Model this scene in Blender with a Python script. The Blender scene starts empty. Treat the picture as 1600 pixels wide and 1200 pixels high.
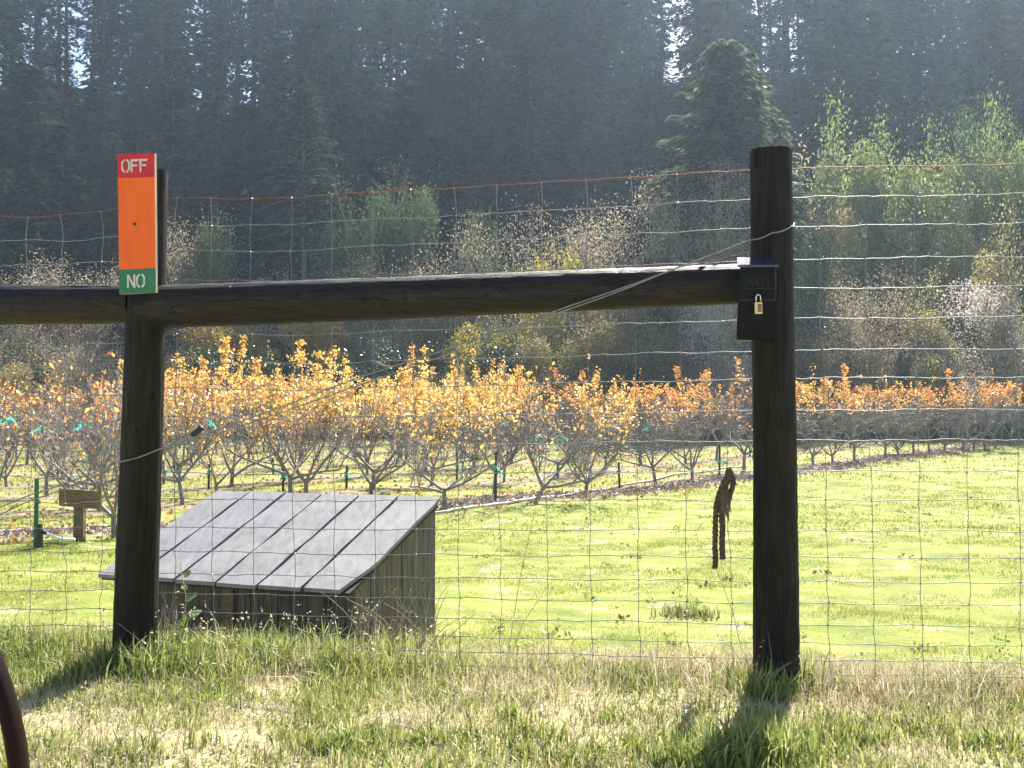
import bpy, math, random
import numpy as np
from mathutils import Vector, Matrix, Euler
from math import sin, cos, pi, radians, sqrt, atan2, tan

random.seed(7)
RNG = np.random.default_rng(11)
sc = bpy.context.scene
C = sc.collection

# ------------------------------------------------------------------ camera
CAM_H, PITCH, FPX = 1.16, radians(1.853), 1700.0
cam = bpy.data.cameras.new('camera')
cam.sensor_width = 36.0
cam.lens = 36.0 * FPX / 1600.0
cam.clip_start = 0.05
cam.clip_end = 3000
camo = bpy.data.objects.new('camera', cam)
camo.location = (0, 0, CAM_H)
camo.rotation_euler = (pi / 2 + PITCH, 0, 0)
C.objects.link(camo)
sc.camera = camo

# ------------------------------------------------------------------ world, sun, exposure
SUN_EL, SUN_AZ = radians(44), radians(21)
w = bpy.data.worlds.new('World')
sc.world = w
w.use_nodes = True
nt = w.node_tree
sky = nt.nodes.new('ShaderNodeTexSky')
sky.sky_type = 'NISHITA'
sky.sun_disc = False
sky.sun_elevation = SUN_EL
sky.sun_rotation = SUN_AZ
sky.air_density = 1.0
sky.dust_density = 1.2
nt.links.new(sky.outputs[0], nt.nodes['Background'].inputs[0])
nt.nodes['Background'].inputs[1].default_value = 0.07
sd = bpy.data.lights.new('sun', 'SUN')
sd.energy = 5.0
sd.angle = radians(0.55)
sd.color = (1.0, 0.94, 0.84)
so = bpy.data.objects.new('sun', sd)
SV = Vector((sin(SUN_AZ) * cos(SUN_EL), cos(SUN_AZ) * cos(SUN_EL), sin(SUN_EL)))
so.rotation_euler = SV.to_track_quat('Z', 'Y').to_euler()
so.location = (30, 60, 60)
C.objects.link(so)
sc.view_settings.view_transform = 'Standard'
sc.view_settings.look = 'None'
sc.view_settings.gamma = 1
sc.view_settings.use_curve_mapping = False
sc.view_settings.exposure = 1.7
cy = sc.cycles
cy.max_bounces = 6
cy.diffuse_bounces = 3
cy.glossy_bounces = 2
cy.transmission_bounces = 4
cy.transparent_max_bounces = 4
cy.volume_bounces = 1
cy.caustics_reflective = False
cy.caustics_refractive = False
cy.sample_clamp_indirect = 4.0
cy.use_denoising = True
HAZE = 0.00045

# ------------------------------------------------------------------ terrain and picture geometry
_TY = [-120, 0, 3.5, 4.9, 5.5, 6.3, 7.2, 10, 18, 28, 38, 47, 60, 68, 76, 90, 105, 120, 132, 160, 260, 420]
_TZ = [0.0, 0.0, -0.02, 0.0, -0.08, -0.17, -0.24, -0.33, -0.55, -0.58, -0.32, -0.04, 0.3, 0.8, 2.2, 12, 26, 38, 43, 45, 38, 20]

def tz(x, y):
    x = np.asarray(x, float); y = np.asarray(y, float)
    k = np.clip((14 - y) / 6, 0, 1) * np.clip((y + 20) / 20, 0, 1)
    u = y + 0.16 * np.clip(x, -20, 20) * k
    z = np.interp(u - .5, _TY, _TZ) * .25 + np.interp(u, _TY, _TZ) * .5 + np.interp(u + .5, _TY, _TZ) * .25
    z = z + 0.010 * np.sin(5.1 * x + 2.2 * y) * np.sin(1.3 * x - 4.3 * y) + 0.012 * np.sin(2.3 * x + 1.1 * y) + 0.012 * np.sin(3.1 * y - 1.7 * x + 1) + 0.03 * np.sin(.5 * x + .35 * y)
    h = np.clip((y - 66) / 30, 0, 1)
    z = z + h * (2.2 * np.sin(.061 * x + .8) + 1.4 * np.sin(.13 * x + .05 * y + 2) - 1.2)
    return z

def TZ(x, y):
    return float(tz(x, y))

def ray(px, py):
    a, b = (px - 800) / FPX, (600 - py) / FPX
    return Vector((a, cos(PITCH) - b * sin(PITCH), sin(PITCH) + b * cos(PITCH)))

def W(px, py, Y):
    r = ray(px, py)
    return Vector((0, 0, CAM_H)) + r * (Y / r.y)

def G(px, py):
    r = ray(px, py)
    t = 2.5
    while t < 200:
        p = Vector((0, 0, CAM_H)) + r * t
        if p.z < TZ(p.x, p.y):
            return Vector((p.x, p.y, TZ(p.x, p.y)))
        t += 0.02 if t < 20 else .1
    return p

def top_z(py, Y):
    return W(800, py, Y).z

def fence_y(x, off=0.0):
    return 4.79 - 0.16 * x + off

def PF(px, py, off=0.0):
    r = ray(px, py)
    t = (4.79 + off) / (r.y + 0.16 * r.x)
    return Vector((0, 0, CAM_H)) + r * t

# ------------------------------------------------------------------ materials
def newmat(name):
    m = bpy.data.materials.new(name)
    m.use_nodes = True
    for n in list(m.node_tree.nodes):
        m.node_tree.nodes.remove(n)
    return m, m.node_tree.nodes, m.node_tree.links

def ramp(N, stops):
    r = N.new('ShaderNodeValToRGB')
    e = r.color_ramp.elements
    while len(e) < len(stops):
        e.new(0.5)
    for k, (p, c) in enumerate(stops):
        e[k].position = p
        e[k].color = (c[0], c[1], c[2], 1)
    return r

def mat_surface(name, c1, c2, scale=8, stretch=(1, 1, 1), rough=.7, bump=.3, metallic=0, c3=None, spec=.4, bdist=.01, sharp=(.35, .65), rot=0.0):
    m, N, L = newmat(name)
    out = N.new('ShaderNodeOutputMaterial')
    b = N.new('ShaderNodeBsdfPrincipled')
    tc = N.new('ShaderNodeTexCoord')
    mp = N.new('ShaderNodeMapping')
    mp.inputs['Scale'].default_value = stretch
    mp.inputs['Rotation'].default_value = (0, 0, rot)
    mp.vector_type = 'TEXTURE' if False else 'POINT'
    L.new(tc.outputs['Object'], mp.inputs[0])
    n1 = N.new('ShaderNodeTexNoise')
    n1.inputs['Scale'].default_value = scale
    n1.inputs['Detail'].default_value = 8
    n1.inputs['Roughness'].default_value = .65
    L.new(mp.outputs[0], n1.inputs['Vector'])
    st = [(sharp[0], c1), (sharp[1], c2)]
    if c3:
        st = [(sharp[0], c1), ((sharp[0] + sharp[1]) / 2, c2), (sharp[1] + .08, c3)]
    r = ramp(N, st)
    L.new(n1.outputs['Fac'], r.inputs[0])
    L.new(r.outputs[0], b.inputs['Base Color'])
    b.inputs['Roughness'].default_value = rough
    b.inputs['Metallic'].default_value = metallic
    b.inputs['Specular IOR Level'].default_value = spec
    if bump:
        bp = N.new('ShaderNodeBump')
        bp.inputs['Strength'].default_value = bump
        bp.inputs['Distance'].default_value = bdist
        L.new(n1.outputs['Fac'], bp.inputs['Height'])
        L.new(bp.outputs[0], b.inputs['Normal'])
    L.new(b.outputs[0], out.inputs[0])
    return m

def mat_leaf(name, stops, trans=.5, gloss=.06, grough=.35, island=.75, tstops=None):
    """leaf colour varies leaf by leaf and a little tree by tree; part of the light passes through"""
    m, N, L = newmat(name)
    out = N.new('ShaderNodeOutputMaterial')
    g = N.new('ShaderNodeNewGeometry')
    oi = N.new('ShaderNodeObjectInfo')
    mx = N.new('ShaderNodeMix')
    mx.data_type = 'FLOAT'
    mx.inputs[0].default_value = 1 - island
    L.new(g.outputs['Random Per Island'], mx.inputs[2])
    L.new(oi.outputs['Random'], mx.inputs[3])
    r = ramp(N, stops)
    L.new(mx.outputs[0], r.inputs[0])
    d = N.new('ShaderNodeBsdfDiffuse')
    t = N.new('ShaderNodeBsdfTranslucent')
    L.new(r.outputs[0], d.inputs[0])
    if tstops:
        r2 = ramp(N, tstops)
        L.new(mx.outputs[0], r2.inputs[0])
        L.new(r2.outputs[0], t.inputs[0])
    else:
        L.new(r.outputs[0], t.inputs[0])
    a = N.new('ShaderNodeMixShader')
    a.inputs[0].default_value = trans
    L.new(d.outputs[0], a.inputs[1])
    L.new(t.outputs[0], a.inputs[2])
    gl = N.new('ShaderNodeBsdfGlossy')
    gl.inputs['Roughness'].default_value = grough
    gl.inputs[0].default_value = (.9, .9, .9, 1)
    c = N.new('ShaderNodeMixShader')
    c.inputs[0].default_value = gloss
    L.new(a.outputs[0], c.inputs[1])
    L.new(gl.outputs[0], c.inputs[2])
    L.new(c.outputs[0], out.inputs[0])
    return m

def mat_log(name, axis, spec):
    """dark treated log: long fibres along the axis, thin drying cracks, worn grey-brown streaks"""
    m, N, L = newmat(name)
    out = N.new('ShaderNodeOutputMaterial'); b = N.new('ShaderNodeBsdfPrincipled'); tc = N.new('ShaderNodeTexCoord')
    def nz(sc_, lo, det, ro):
        mp = N.new('ShaderNodeMapping')
        v = [1.0, 1.0, 1.0]; v[axis] = lo
        mp.inputs['Scale'].default_value = v
        L.new(tc.outputs['Object'], mp.inputs[0])
        n = N.new('ShaderNodeTexNoise'); n.inputs['Scale'].default_value = sc_; n.inputs['Detail'].default_value = det; n.inputs['Roughness'].default_value = ro
        L.new(mp.outputs[0], n.inputs['Vector'])
        return n
    a = nz(60, .09, 6, .6); c = nz(26, .05, 3, .5); d = nz(7, .3, 5, .6)
    r1 = ramp(N, [(.35, (.004, .0032, .003)), (.55, (.010, .0075, .006)), (.72, (.031, .022, .018))])
    L.new(a.outputs[0], r1.inputs[0])
    r2 = ramp(N, [(.30, (1, 1, 1)), (.55, (1, 1, 1)), (.68, (1.9, 1.8, 1.7))])
    L.new(d.outputs[0], r2.inputs[0])
    mu = N.new('ShaderNodeMix'); mu.data_type = 'RGBA'; mu.blend_type = 'MULTIPLY'; mu.inputs[0].default_value = 1
    L.new(r1.outputs[0], mu.inputs[6]); L.new(r2.outputs[0], mu.inputs[7])
    cr = ramp(N, [(.485, (1, 1, 1)), (.50, (0, 0, 0)), (.515, (1, 1, 1))])
    L.new(c.outputs[0], cr.inputs[0])
    m2 = N.new('ShaderNodeMix'); m2.data_type = 'RGBA'; m2.blend_type = 'MULTIPLY'; m2.inputs[0].default_value = .85
    L.new(mu.outputs[2], m2.inputs[6]); L.new(cr.outputs[0], m2.inputs[7])
    L.new(m2.outputs[2], b.inputs['Base Color'])
    ad = N.new('ShaderNodeMath'); ad.operation = 'MULTIPLY_ADD'; ad.inputs[1].default_value = .5
    L.new(a.outputs[0], ad.inputs[0]); L.new(cr.outputs[0], ad.inputs[2])
    bp = N.new('ShaderNodeBump'); bp.inputs['Strength'].default_value = .9; bp.inputs['Distance'].default_value = .012
    L.new(ad.outputs[0], bp.inputs['Height']); L.new(bp.outputs[0], b.inputs['Normal'])
    b.inputs['Roughness'].default_value = .6; b.inputs['Specular IOR Level'].default_value = spec
    L.new(b.outputs[0], out.inputs[0])
    return m

M = {}
M['post'] = mat_log('creosoted_post_wood', 2, .2)
M['rail'] = mat_log('creosoted_rail_wood', 0, .32)
M['cut'] = mat_surface('cut_wood_end', (.06, .045, .03), (.14, .11, .08), 20, (1, 1, 1), .8, .4)
M['wire'] = mat_surface('galvanised_wire', (.16, .17, .175), (.29, .30, .31), 40, (1, 1, 1), .5, 0, metallic=.35)
M['rust'] = mat_surface('rusty_wire', (.16, .06, .025), (.30, .14, .07), 60, (1, 1, 1), .6, 0, metallic=.3)
M['orange'] = mat_surface('orange_paint', (.60, .085, .003), (.76, .115, .004), 9, (3, 3, .5), .55, .15, bdist=.002, sharp=(.25, .5))
M['red'] = mat_surface('red_paint', (.40, .012, .022), (.52, .02, .03), 14, (1, 1, 1), .5, .1, bdist=.002)
M['green'] = mat_surface('green_paint', (.015, .13, .07), (.022, .17, .09), 14, (1, 1, 1), .5, .1, bdist=.002)
M['white'] = mat_surface('white_paint', (.42, .40, .41), (.62, .60, .60), 30, (1, 1, 1), .6, 0)
M['edgewood'] = mat_surface('bare_board_edge', (.22, .17, .12), (.36, .30, .23), 25, (3, 3, .5), .7, .2)
M['box'] = mat_surface('black_enamel', (.003, .003, .0035), (.006, .006, .006), 20, (1, 1, 1), .35, .04, spec=.12, bdist=.002)
M['lid'] = mat_surface('lid_painted_sky_sheen', (.05, .06, .09), (.07, .08, .12), 20, (1, 1, 1), .14, 0, spec=.8, metallic=.5)  # black lid tinted blue, the sky's reflection put into the base colour
M['boxletter'] = mat_surface('paler_black_enamel', (.012, .012, .013), (.03, .03, .03), 60, (1, 1, 1), .35, 0, spec=.3)  # a little paler than the box, for letters, border and door rim
M['brass'] = mat_surface('brass', (.62, .46, .22), (.75, .58, .30), 50, (1, 1, 1), .45, .05, metallic=.35, bdist=.001)
M['steel'] = mat_surface('steel', (.5, .5, .52), (.65, .65, .68), 30, (1, 1, 1), .25, 0, metallic=.9)
M['blackdial'] = mat_surface('dark_dial', (.02, .02, .02), (.04, .04, .04), 30, (1, 1, 1), .5, 0)
M['roofboard'] = mat_surface('weathered_grey_roof_board', (.155, .15, .152), (.21, .203, .205), 4, (6, .5, 6), .55, .3, c3=(.27, .262, .26), spec=.4, bdist=.008, sharp=(.3, .62), rot=radians(22.7))
M['wallboard'] = mat_surface('old_brown_wall_board', (.05, .039, .03), (.12, .093, .07), 6, (7, 7, .7), .8, .6, c3=(.21, .165, .125), bdist=.006)
M['greyboard'] = mat_surface('grey_weathered_board', (.065, .054, .046), (.125, .108, .094), 6, (7, 7, .7), .85, .7, c3=(.20, .178, .16), bdist=.006)
M['dark_wood'] = mat_surface('shaded_framing', (.03, .025, .02), (.06, .05, .04), 10, (1, 1, 1), .8, .3)
M['roofunder'] = M['dark_wood']
M['bark'] = mat_surface('fruit_tree_bark', (.085, .072, .072), (.22, .20, .205), 22, (1, 1, .5), .55, .4, c3=(.38, .355, .365), spec=.4, bdist=.008)
M['conbark'] = mat_surface('conifer_bark', (.03, .026, .024), (.075, .066, .06), 3, (3, 3, .4), .85, .4, bdist=.05)
M['palebark'] = mat_surface('pale_bark', (.11, .10, .09), (.22, .20, .185), 3, (2, 2, .6), .8, .3, bdist=.03)
M['twig'] = mat_surface('grey_twigs', (.16, .13, .10), (.29, .24, .185), 2, (1, 1, 1), .75, 0)
M['paletwig'] = mat_surface('pale_twigs', (.22, .205, .185), (.38, .355, .33), 2, (1, 1, 1), .7, 0)
M['post_green'] = mat_surface('green_enamel', (.012, .10, .045), (.02, .14, .06), 15, (1, 1, 1), .45, .1)
M['signwood'] = mat_surface('brown_sign_wood', (.09, .055, .028), (.17, .11, .06), 8, (.8, 5, 5), .65, .3, c3=(.23, .16, .09), bdist=.004)
M['whitepipe'] = mat_surface('white_plastic', (.75, .75, .73), (.82, .82, .80), 10, (1, 1, 1), .35, 0)
M['blackplastic'] = mat_surface('black_plastic', (.015, .015, .015), (.03, .03, .03), 10, (1, 1, 1), .45, 0)
M['hose'] = mat_surface('sun_bleached_hose', (.42, .38, .35), (.6, .56, .52), 6, (1, 1, 1), .5, 0)
M['teal'] = mat_leaf('teal_tape', [(0, (.05, .50, .42)), (1, (.10, .62, .55))], .45, .08)
M['stake'] = mat_surface('dark_stake_wood', (.035, .028, .022), (.08, .065, .05), 15, (3, 3, 1), .8, .3)
M['rope'] = mat_surface('weathered_rope', (.055, .045, .032), (.13, .105, .075), 60, (1, 1, 1), .95, .6, bdist=.004)
M['fray'] = mat_surface('frayed_rope', (.26, .21, .15), (.44, .38, .29), 60, (1, 1, 1), .95, .2)
M['ropefray'] = mat_surface('rope_fibres', (.10, .08, .055), (.19, .16, .115), 60, (1, 1, 1), .95, .2)
M['wheel'] = mat_surface('dark_red_iron', (.004, .0015, .0015), (.012, .003, .003), 12, (1, 1, 1), .5, .3, spec=.12, bdist=.003)
M['plank'] = mat_surface('grey_rotten_plank', (.11, .09, .085), (.25, .22, .20), 9, (1, 8, 8), .85, .6, c3=(.36, .33, .31), bdist=.008)
M['grass'] = mat_leaf('green_grass', [(0, (.085, .125, .02)), (.35, (.17, .22, .045)), (.7, (.29, .33, .09)), (1, (.52, .50, .24))], .55, .04, .4, .9)
M['lawn'] = mat_leaf('lawn_grass', [(0, (.08, .115, .014)), (.3, (.17, .22, .028)), (.6, (.26, .295, .05)), (.85, (.36, .35, .11)), (1, (.50, .45, .27))], .6, .03, .45, 1)
M['straw'] = mat_leaf('dry_straw', [(0, (.30, .24, .14)), (.5, (.50, .43, .27)), (1, (.70, .62, .45))], .45, .02, .5, .9)
M['deadleaf'] = mat_leaf('fallen_leaf', [(0, (.20, .07, .03)), (.5, (.45, .17, .05)), (.8, (.5, .28, .08)), (1, (.55, .40, .28))], .3, .05, .5, 1)
M['pinkmulch'] = mat_leaf('mulch_chips', [(0, (.14, .10, .09)), (.5, (.34, .26, .24)), (1, (.56, .47, .44))], .1, .05, .5, 1)
M['vineleaf'] = mat_leaf('broad_green_leaf', [(0, (.07, .15, .02)), (.6, (.16, .26, .04)), (1, (.30, .36, .08))], .5, .16, .25, 1)
M['leaf_yellow'] = mat_leaf('yellow_orange_leaf', [(0, (.56, .24, .06)), (.35, (.76, .43, .09)), (.7, (.84, .58, .15)), (1, (.70, .58, .22))], .6, .08, .35, .8)
M['leaf_orange'] = mat_leaf('orange_leaf', [(0, (.56, .18, .08)), (.3, (.70, .29, .08)), (.7, (.80, .44, .10)), (1, (.72, .54, .16))], .6, .08, .35, .8)
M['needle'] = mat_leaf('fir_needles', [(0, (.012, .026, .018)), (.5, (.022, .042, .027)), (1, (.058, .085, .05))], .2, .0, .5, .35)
M['needle_lit'] = mat_leaf('fir_needles_painted_lit', [(0, (.055, .08, .046)), (.5, (.105, .135, .075)), (1, (.19, .215, .12))], .42, .02, .5, .9)  # lighter copy of the fir needles: sunlight on the front firs put into the colour
M['needle_brown'] = mat_leaf('fir_needles_brownish', [(0, (.035, .036, .022)), (.5, (.055, .056, .032)), (1, (.08, .078, .042))], .22, .0, .4, .4)
M['leaf_bright'] = mat_leaf('bright_green_leaf', [(0, (.12, .165, .04)), (.5, (.20, .25, .07)), (1, (.30, .33, .12))], .55, .03, .35, .85)
M['leaf_green'] = mat_leaf('mid_green_leaf', [(0, (.05, .085, .03)), (.5, (.085, .13, .045)), (1, (.14, .18, .065))], .45, .02, .4, .85)
M['leaf_dark'] = mat_leaf('dark_evergreen_leaf', [(0, (.018, .034, .014)), (.5, (.03, .052, .02)), (1, (.055, .08, .03))], .3, .06, .35, .85)
M['leaf_olive'] = mat_leaf('olive_leaf', [(0, (.18, .16, .075)), (.5, (.31, .27, .115)), (1, (.48, .42, .21))], .58, .02, .45, .85)
M['leaf_ochre'] = mat_leaf('ochre_leaf', [(0, (.20, .13, .03)), (.5, (.34, .23, .045)), (1, (.46, .34, .07))], .45, .03, .4, .85)
M['leaf_lemon'] = mat_leaf('lemon_leaf', [(0, (.30, .25, .03)), (.5, (.44, .37, .05)), (1, (.52, .46, .09))], .5, .04, .4, .85)
M['leaf_pink'] = mat_leaf('pinkish_grey_leaf', [(0, (.30, .245, .21)), (.5, (.48, .41, .37)), (1, (.66, .61, .58))], .58, .08, .4, .95)
M['leaf_bare'] = mat_leaf('withered_leaf', [(0, (.22, .185, .125)), (.5, (.34, .29, .20)), (1, (.46, .40, .29))], .55, .02, .45, .9)

# ------------------------------------------------------------------ mesh builders
class MB:
    def __init__(s):
        s.v = []; s.f = []
    def add(s, vs, fs):
        o = len(s.v)
        s.v += [tuple(p) for p in vs]
        s.f += [tuple(i + o for i in f) for f in fs]
    def box(s, c, size, rot=None, jit=0):
        x, y, z = (a / 2 for a in size)
        vs = [Vector((i * x, j * y, k * z)) for i in (-1, 1) for j in (-1, 1) for k in (-1, 1)]
        if jit:
            vs = [v + Vector((random.uniform(-jit, jit) for _ in range(3))) for v in vs]
        if rot is not None:
            vs = [rot @ v for v in vs]
        s.add([v + Vector(c) for v in vs], [(0, 1, 3, 2), (4, 6, 7, 5), (0, 4, 5, 1), (2, 3, 7, 6), (0, 2, 6, 4), (1, 5, 7, 3)])
    def hexa(s, p):
        s.add(p, [(3, 2, 1, 0), (4, 5, 6, 7), (0, 1, 5, 4), (1, 2, 6, 5), (2, 3, 7, 6), (3, 0, 4, 7)])
    def tube(s, pts, rads, n=6, cap=True, wob=0):
        pts = [Vector(p) for p in pts]
        if not hasattr(rads, '__len__'):
            rads = [rads] * len(pts)
        rings = []
        u = None
        for i, p in enumerate(pts):
            d = (pts[min(i + 1, len(pts) - 1)] - pts[max(i - 1, 0)])
            d = d.normalized() if d.length > 1e-9 else Vector((0, 0, 1))
            if u is None:
                u = d.cross(Vector((0, 0, 1)) if abs(d.z) < .9 else Vector((1, 0, 0))).normalized()
            u = (u - d * u.dot(d)).normalized()
            v = d.cross(u)
            ring = []
            for k in range(n):
                a = 2 * pi * k / n
                r = rads[i] * (1 + (random.uniform(-wob, wob) if wob else 0))
                ring.append(p + u * (r * cos(a)) + v * (r * sin(a)))
            rings.append(ring)
        vs = [q for r in rings for q in r]
        fs = []
        for i in range(len(pts) - 1):
            for k in range(n):
                a, b = i * n + k, i * n + (k + 1) % n
                fs.append((a, b, b + n, a + n))
        if cap:
            fs.append(tuple(range(n - 1, -1, -1)))
            fs.append(tuple((len(pts) - 1) * n + k for k in range(n)))
        s.add(vs, fs)
    def mesh(s, name, m, smooth=False):
        me = bpy.data.meshes.new(name)
        me.from_pydata(s.v, [], s.f)
        me.materials.append(m)
        if smooth:
            me.polygons.foreach_set('use_smooth', [True] * len(me.polygons))
        me.update()
        return me
    def build(s, name, m, parent=None, smooth=False, loc=None):
        return link(name, s.mesh(name, m, smooth), parent, loc)

def link(name, me, parent=None, loc=None):
    o = bpy.data.objects.new(name, me)
    C.objects.link(o)
    if parent is not None:
        o.parent = parent
    if loc is not None:
        o.location = loc
    return o

def arr_mesh(name, verts, k, m):
    """verts (N*k,3): N separate faces (strips) of k vertices each"""
    verts = np.asarray(verts, np.float32).reshape(-1, 3)
    nv = len(verts); nf = nv // k
    me = bpy.data.meshes.new(name)
    me.vertices.add(nv)
    me.vertices.foreach_set('co', verts.ravel())
    me.loops.add(nv)
    me.loops.foreach_set('vertex_index', np.arange(nv, dtype=np.int32))
    me.polygons.add(nf)
    me.polygons.foreach_set('loop_start', np.arange(0, nv, k, dtype=np.int32))
    me.polygons.foreach_set('loop_total', np.full(nf, k, np.int32))
    me.materials.append(m)
    me.update(calc_edges=True)
    return me

def idx_mesh(name, verts, faces, m):
    verts = np.asarray(verts, np.float32).reshape(-1, 3)
    faces = np.asarray(faces, np.int32)
    k = faces.shape[1]
    me = bpy.data.meshes.new(name)
    me.vertices.add(len(verts))
    me.vertices.foreach_set('co', verts.ravel())
    me.loops.add(faces.size)
    me.loops.foreach_set('vertex_index', faces.ravel())
    me.polygons.add(len(faces))
    me.polygons.foreach_set('loop_start', np.arange(0, faces.size, k, dtype=np.int32))
    me.polygons.foreach_set('loop_total', np.full(len(faces), k, np.int32))
    me.materials.append(m)
    me.update(calc_edges=True)
    return me

def thing(name, label, cat, loc=(0, 0, 0), group=None):
    o = bpy.data.objects.new(name, None)
    o.empty_display_size = .1
    C.objects.link(o)
    o.location = loc
    o['label'] = label; o['category'] = cat
    if group: o['group'] = group
    return o

def tag(o, label, cat, group=None):
    o['label'] = label; o['category'] = cat
    if group: o['group'] = group
    return o

def structure(o):
    o['kind'] = 'structure'
    return o

def stuff(o, label=None):
    o['kind'] = 'stuff'
    return o

def local(mb, base):
    b = Vector(base)
    mb.v = [tuple(Vector(p) - b) for p in mb.v]
    return mb

ORD = ['zeroth', 'first', 'second', 'third', 'fourth', 'fifth', 'sixth', 'seventh', 'eighth', 'ninth', 'tenth', 'eleventh', 'twelfth',
       'thirteenth', 'fourteenth', 'fifteenth', 'sixteenth', 'seventeenth', 'eighteenth', 'nineteenth', 'twentieth']
def ordinal(n):
    if n <= 20: return ORD[n]
    t = {2: 'twenty', 3: 'thirty', 4: 'forty', 5: 'fifty', 6: 'sixty', 7: 'seventy'}[n // 10]
    if n % 10 == 0: return t[:-1] + 'ieth'
    return t + '-' + ORD[n % 10]

# value noise for placing plants
def vnoise(x, y, s, seed=0):
    x = np.asarray(x) * s + 100 + seed * 17.3; y = np.asarray(y) * s + 100 + seed * 7.7
    xi = np.floor(x).astype(int); yi = np.floor(y).astype(int)
    fx = x - xi; fy = y - yi
    fx = fx * fx * (3 - 2 * fx); fy = fy * fy * (3 - 2 * fy)
    def h(a, b):
        v = np.sin(a * 127.1 + b * 311.7 + seed * 74.7) * 43758.5453
        return v - np.floor(v)
    return (h(xi, yi) * (1 - fx) + h(xi + 1, yi) * fx) * (1 - fy) + (h(xi, yi + 1) * (1 - fx) + h(xi + 1, yi + 1) * fx) * fy

# ------------------------------------------------------------------ orchard layout constants
R0 = np.array([-6.3, 16.0]); RD = np.array([.64, .768]); RN = np.array([-.768, .64]); ROW = 4.2

# ------------------------------------------------------------------ ground
def ground_material():
    m, N, L = newmat('meadow_ground')
    out = N.new('ShaderNodeOutputMaterial')
    b = N.new('ShaderNodeBsdfPrincipled')
    tc = N.new('ShaderNodeTexCoord')
    def noise(scale, detail=6, stretch=None, rough=.6):
        n = N.new('ShaderNodeTexNoise')
        n.inputs['Scale'].default_value = scale
        n.inputs['Detail'].default_value = detail
        n.inputs['Roughness'].default_value = rough
        if stretch:
            mp = N.new('ShaderNodeMapping'); mp.inputs['Scale'].default_value = stretch
            L.new(tc.outputs['Object'], mp.inputs[0]); L.new(mp.outputs[0], n.inputs['Vector'])
        else:
            L.new(tc.outputs['Object'], n.inputs['Vector'])
        return n
    def mix(f, a, bb):
        x = N.new('ShaderNodeMix'); x.data_type = 'RGBA'
        if hasattr(f, 'is_output'): L.new(f, x.inputs[0])
        else: x.inputs[0].default_value = f
        for i, c in ((6, a), (7, bb)):
            if hasattr(c, 'is_output'): L.new(c, x.inputs[i])
            else: x.inputs[i].default_value = (*c, 1)
        return x.outputs[2]
    def math_(op, a, bb=None):
        x = N.new('ShaderNodeMath'); x.operation = op
        for i, c in ((0, a), (1, bb)):
            if c is None: continue
            if hasattr(c, 'is_output'): L.new(c, x.inputs[i])
            else: x.inputs[i].default_value = c
        return x.outputs[0]
    def maprange(v, a, bb, c=0., d=1.):
        x = N.new('ShaderNodeMapRange'); x.interpolation_type = 'SMOOTHSTEP'
        L.new(v, x.inputs[0])
        for i, q in ((1, a), (2, bb), (3, c), (4, d)): x.inputs[i].default_value = q
        return x.outputs[0]
    n_big = noise(.35, 5); n_mid = noise(2.2, 7); n_fine = noise(26, 8); n_patch = noise(1.5, 8, (1, 1.3, 1), .75)
    g1 = ramp(N, [(.3, (.10, .14, .022)), (.55, (.205, .24, .04)), (.75, (.34, .33, .11))])
    L.new(n_mid.outputs[0], g1.inputs[0])
    col = mix(maprange(n_fine.outputs[0], .45, .8, 0, .5), g1.outputs[0], (.34, .33, .12))
    # worn pale patches
    col = mix(maprange(n_patch.outputs[0], .54, .66, 0, .75), col, (.43, .39, .28))
    col = mix(maprange(n_big.outputs[0], .50, .72, 0, .5), col, (.36, .34, .12))
    sep = N.new('ShaderNodeSeparateXYZ'); L.new(tc.outputs['Object'], sep.inputs[0])
    X, Y = sep.outputs[0], sep.outputs[1]
    # orchard floor: mulch strips along the rows
    s = math_('ADD', math_('MULTIPLY', math_('ADD', X, -R0[0]), RN[0]), math_('MULTIPLY', math_('ADD', Y, -R0[1]), RN[1]))
    wob = math_('MULTIPLY', math_('ADD', n_mid.outputs[0], -.5), 1.3)
    s2 = math_('ADD', s, wob)
    fr = math_('ABSOLUTE', math_('ADD', math_('FRACT', math_('ADD', math_('DIVIDE', s2, ROW), 100.5)), -.5))
    strip = maprange(fr, .30, .16, 0, 1)
    inside = maprange(s2, -1.6, -.8, 0, 1)
    mask = math_('MULTIPLY', math_('MULTIPLY', strip, inside), .6)
    mulch = ramp(N, [(.3, (.10, .075, .062)), (.5, (.24, .18, .155)), (.7, (.40, .33, .29))])
    L.new(n_fine.outputs[0], mulch.inputs[0])
    drymix = mix(.25, col, (.30, .28, .12))
    col = mix(inside, col, drymix)
    col = mix(mask, col, mulch.outputs[0])
    # verge in front of and under the fence: soil, thatch, some green
    u = math_('ADD', Y, math_('MULTIPLY', X, .16))
    verge = maprange(math_('ADD', u, math_('MULTIPLY', math_('ADD', n_mid.outputs[0], -.5), 1.6)), 6.1, 5.2, 0, 1)
    vr = ramp(N, [(.3, (.20, .16, .09)), (.42, (.45, .39, .24)), (.55, (.38, .36, .16)), (.68, (.62, .56, .42))])
    L.new(n_fine.outputs[0], vr.inputs[0])
    col = mix(verge, col, vr.outputs[0])
    # forest edge and beyond: litter
    lit = maprange(Y, 54, 60, 0, 1)
    fr2 = ramp(N, [(.3, (.035, .028, .018)), (.6, (.08, .065, .04)), (.8, (.06, .075, .03))])
    L.new(n_mid.outputs[0], fr2.inputs[0])
    col = mix(lit, col, fr2.outputs[0])
    L.new(col, b.inputs['Base Color'])
    b.inputs['Roughness'].default_value = .9
    b.inputs['Specular IOR Level'].default_value = .15
    bp = N.new('ShaderNodeBump'); bp.inputs['Strength'].default_value = .7; bp.inputs['Distance'].default_value = .03
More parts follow.
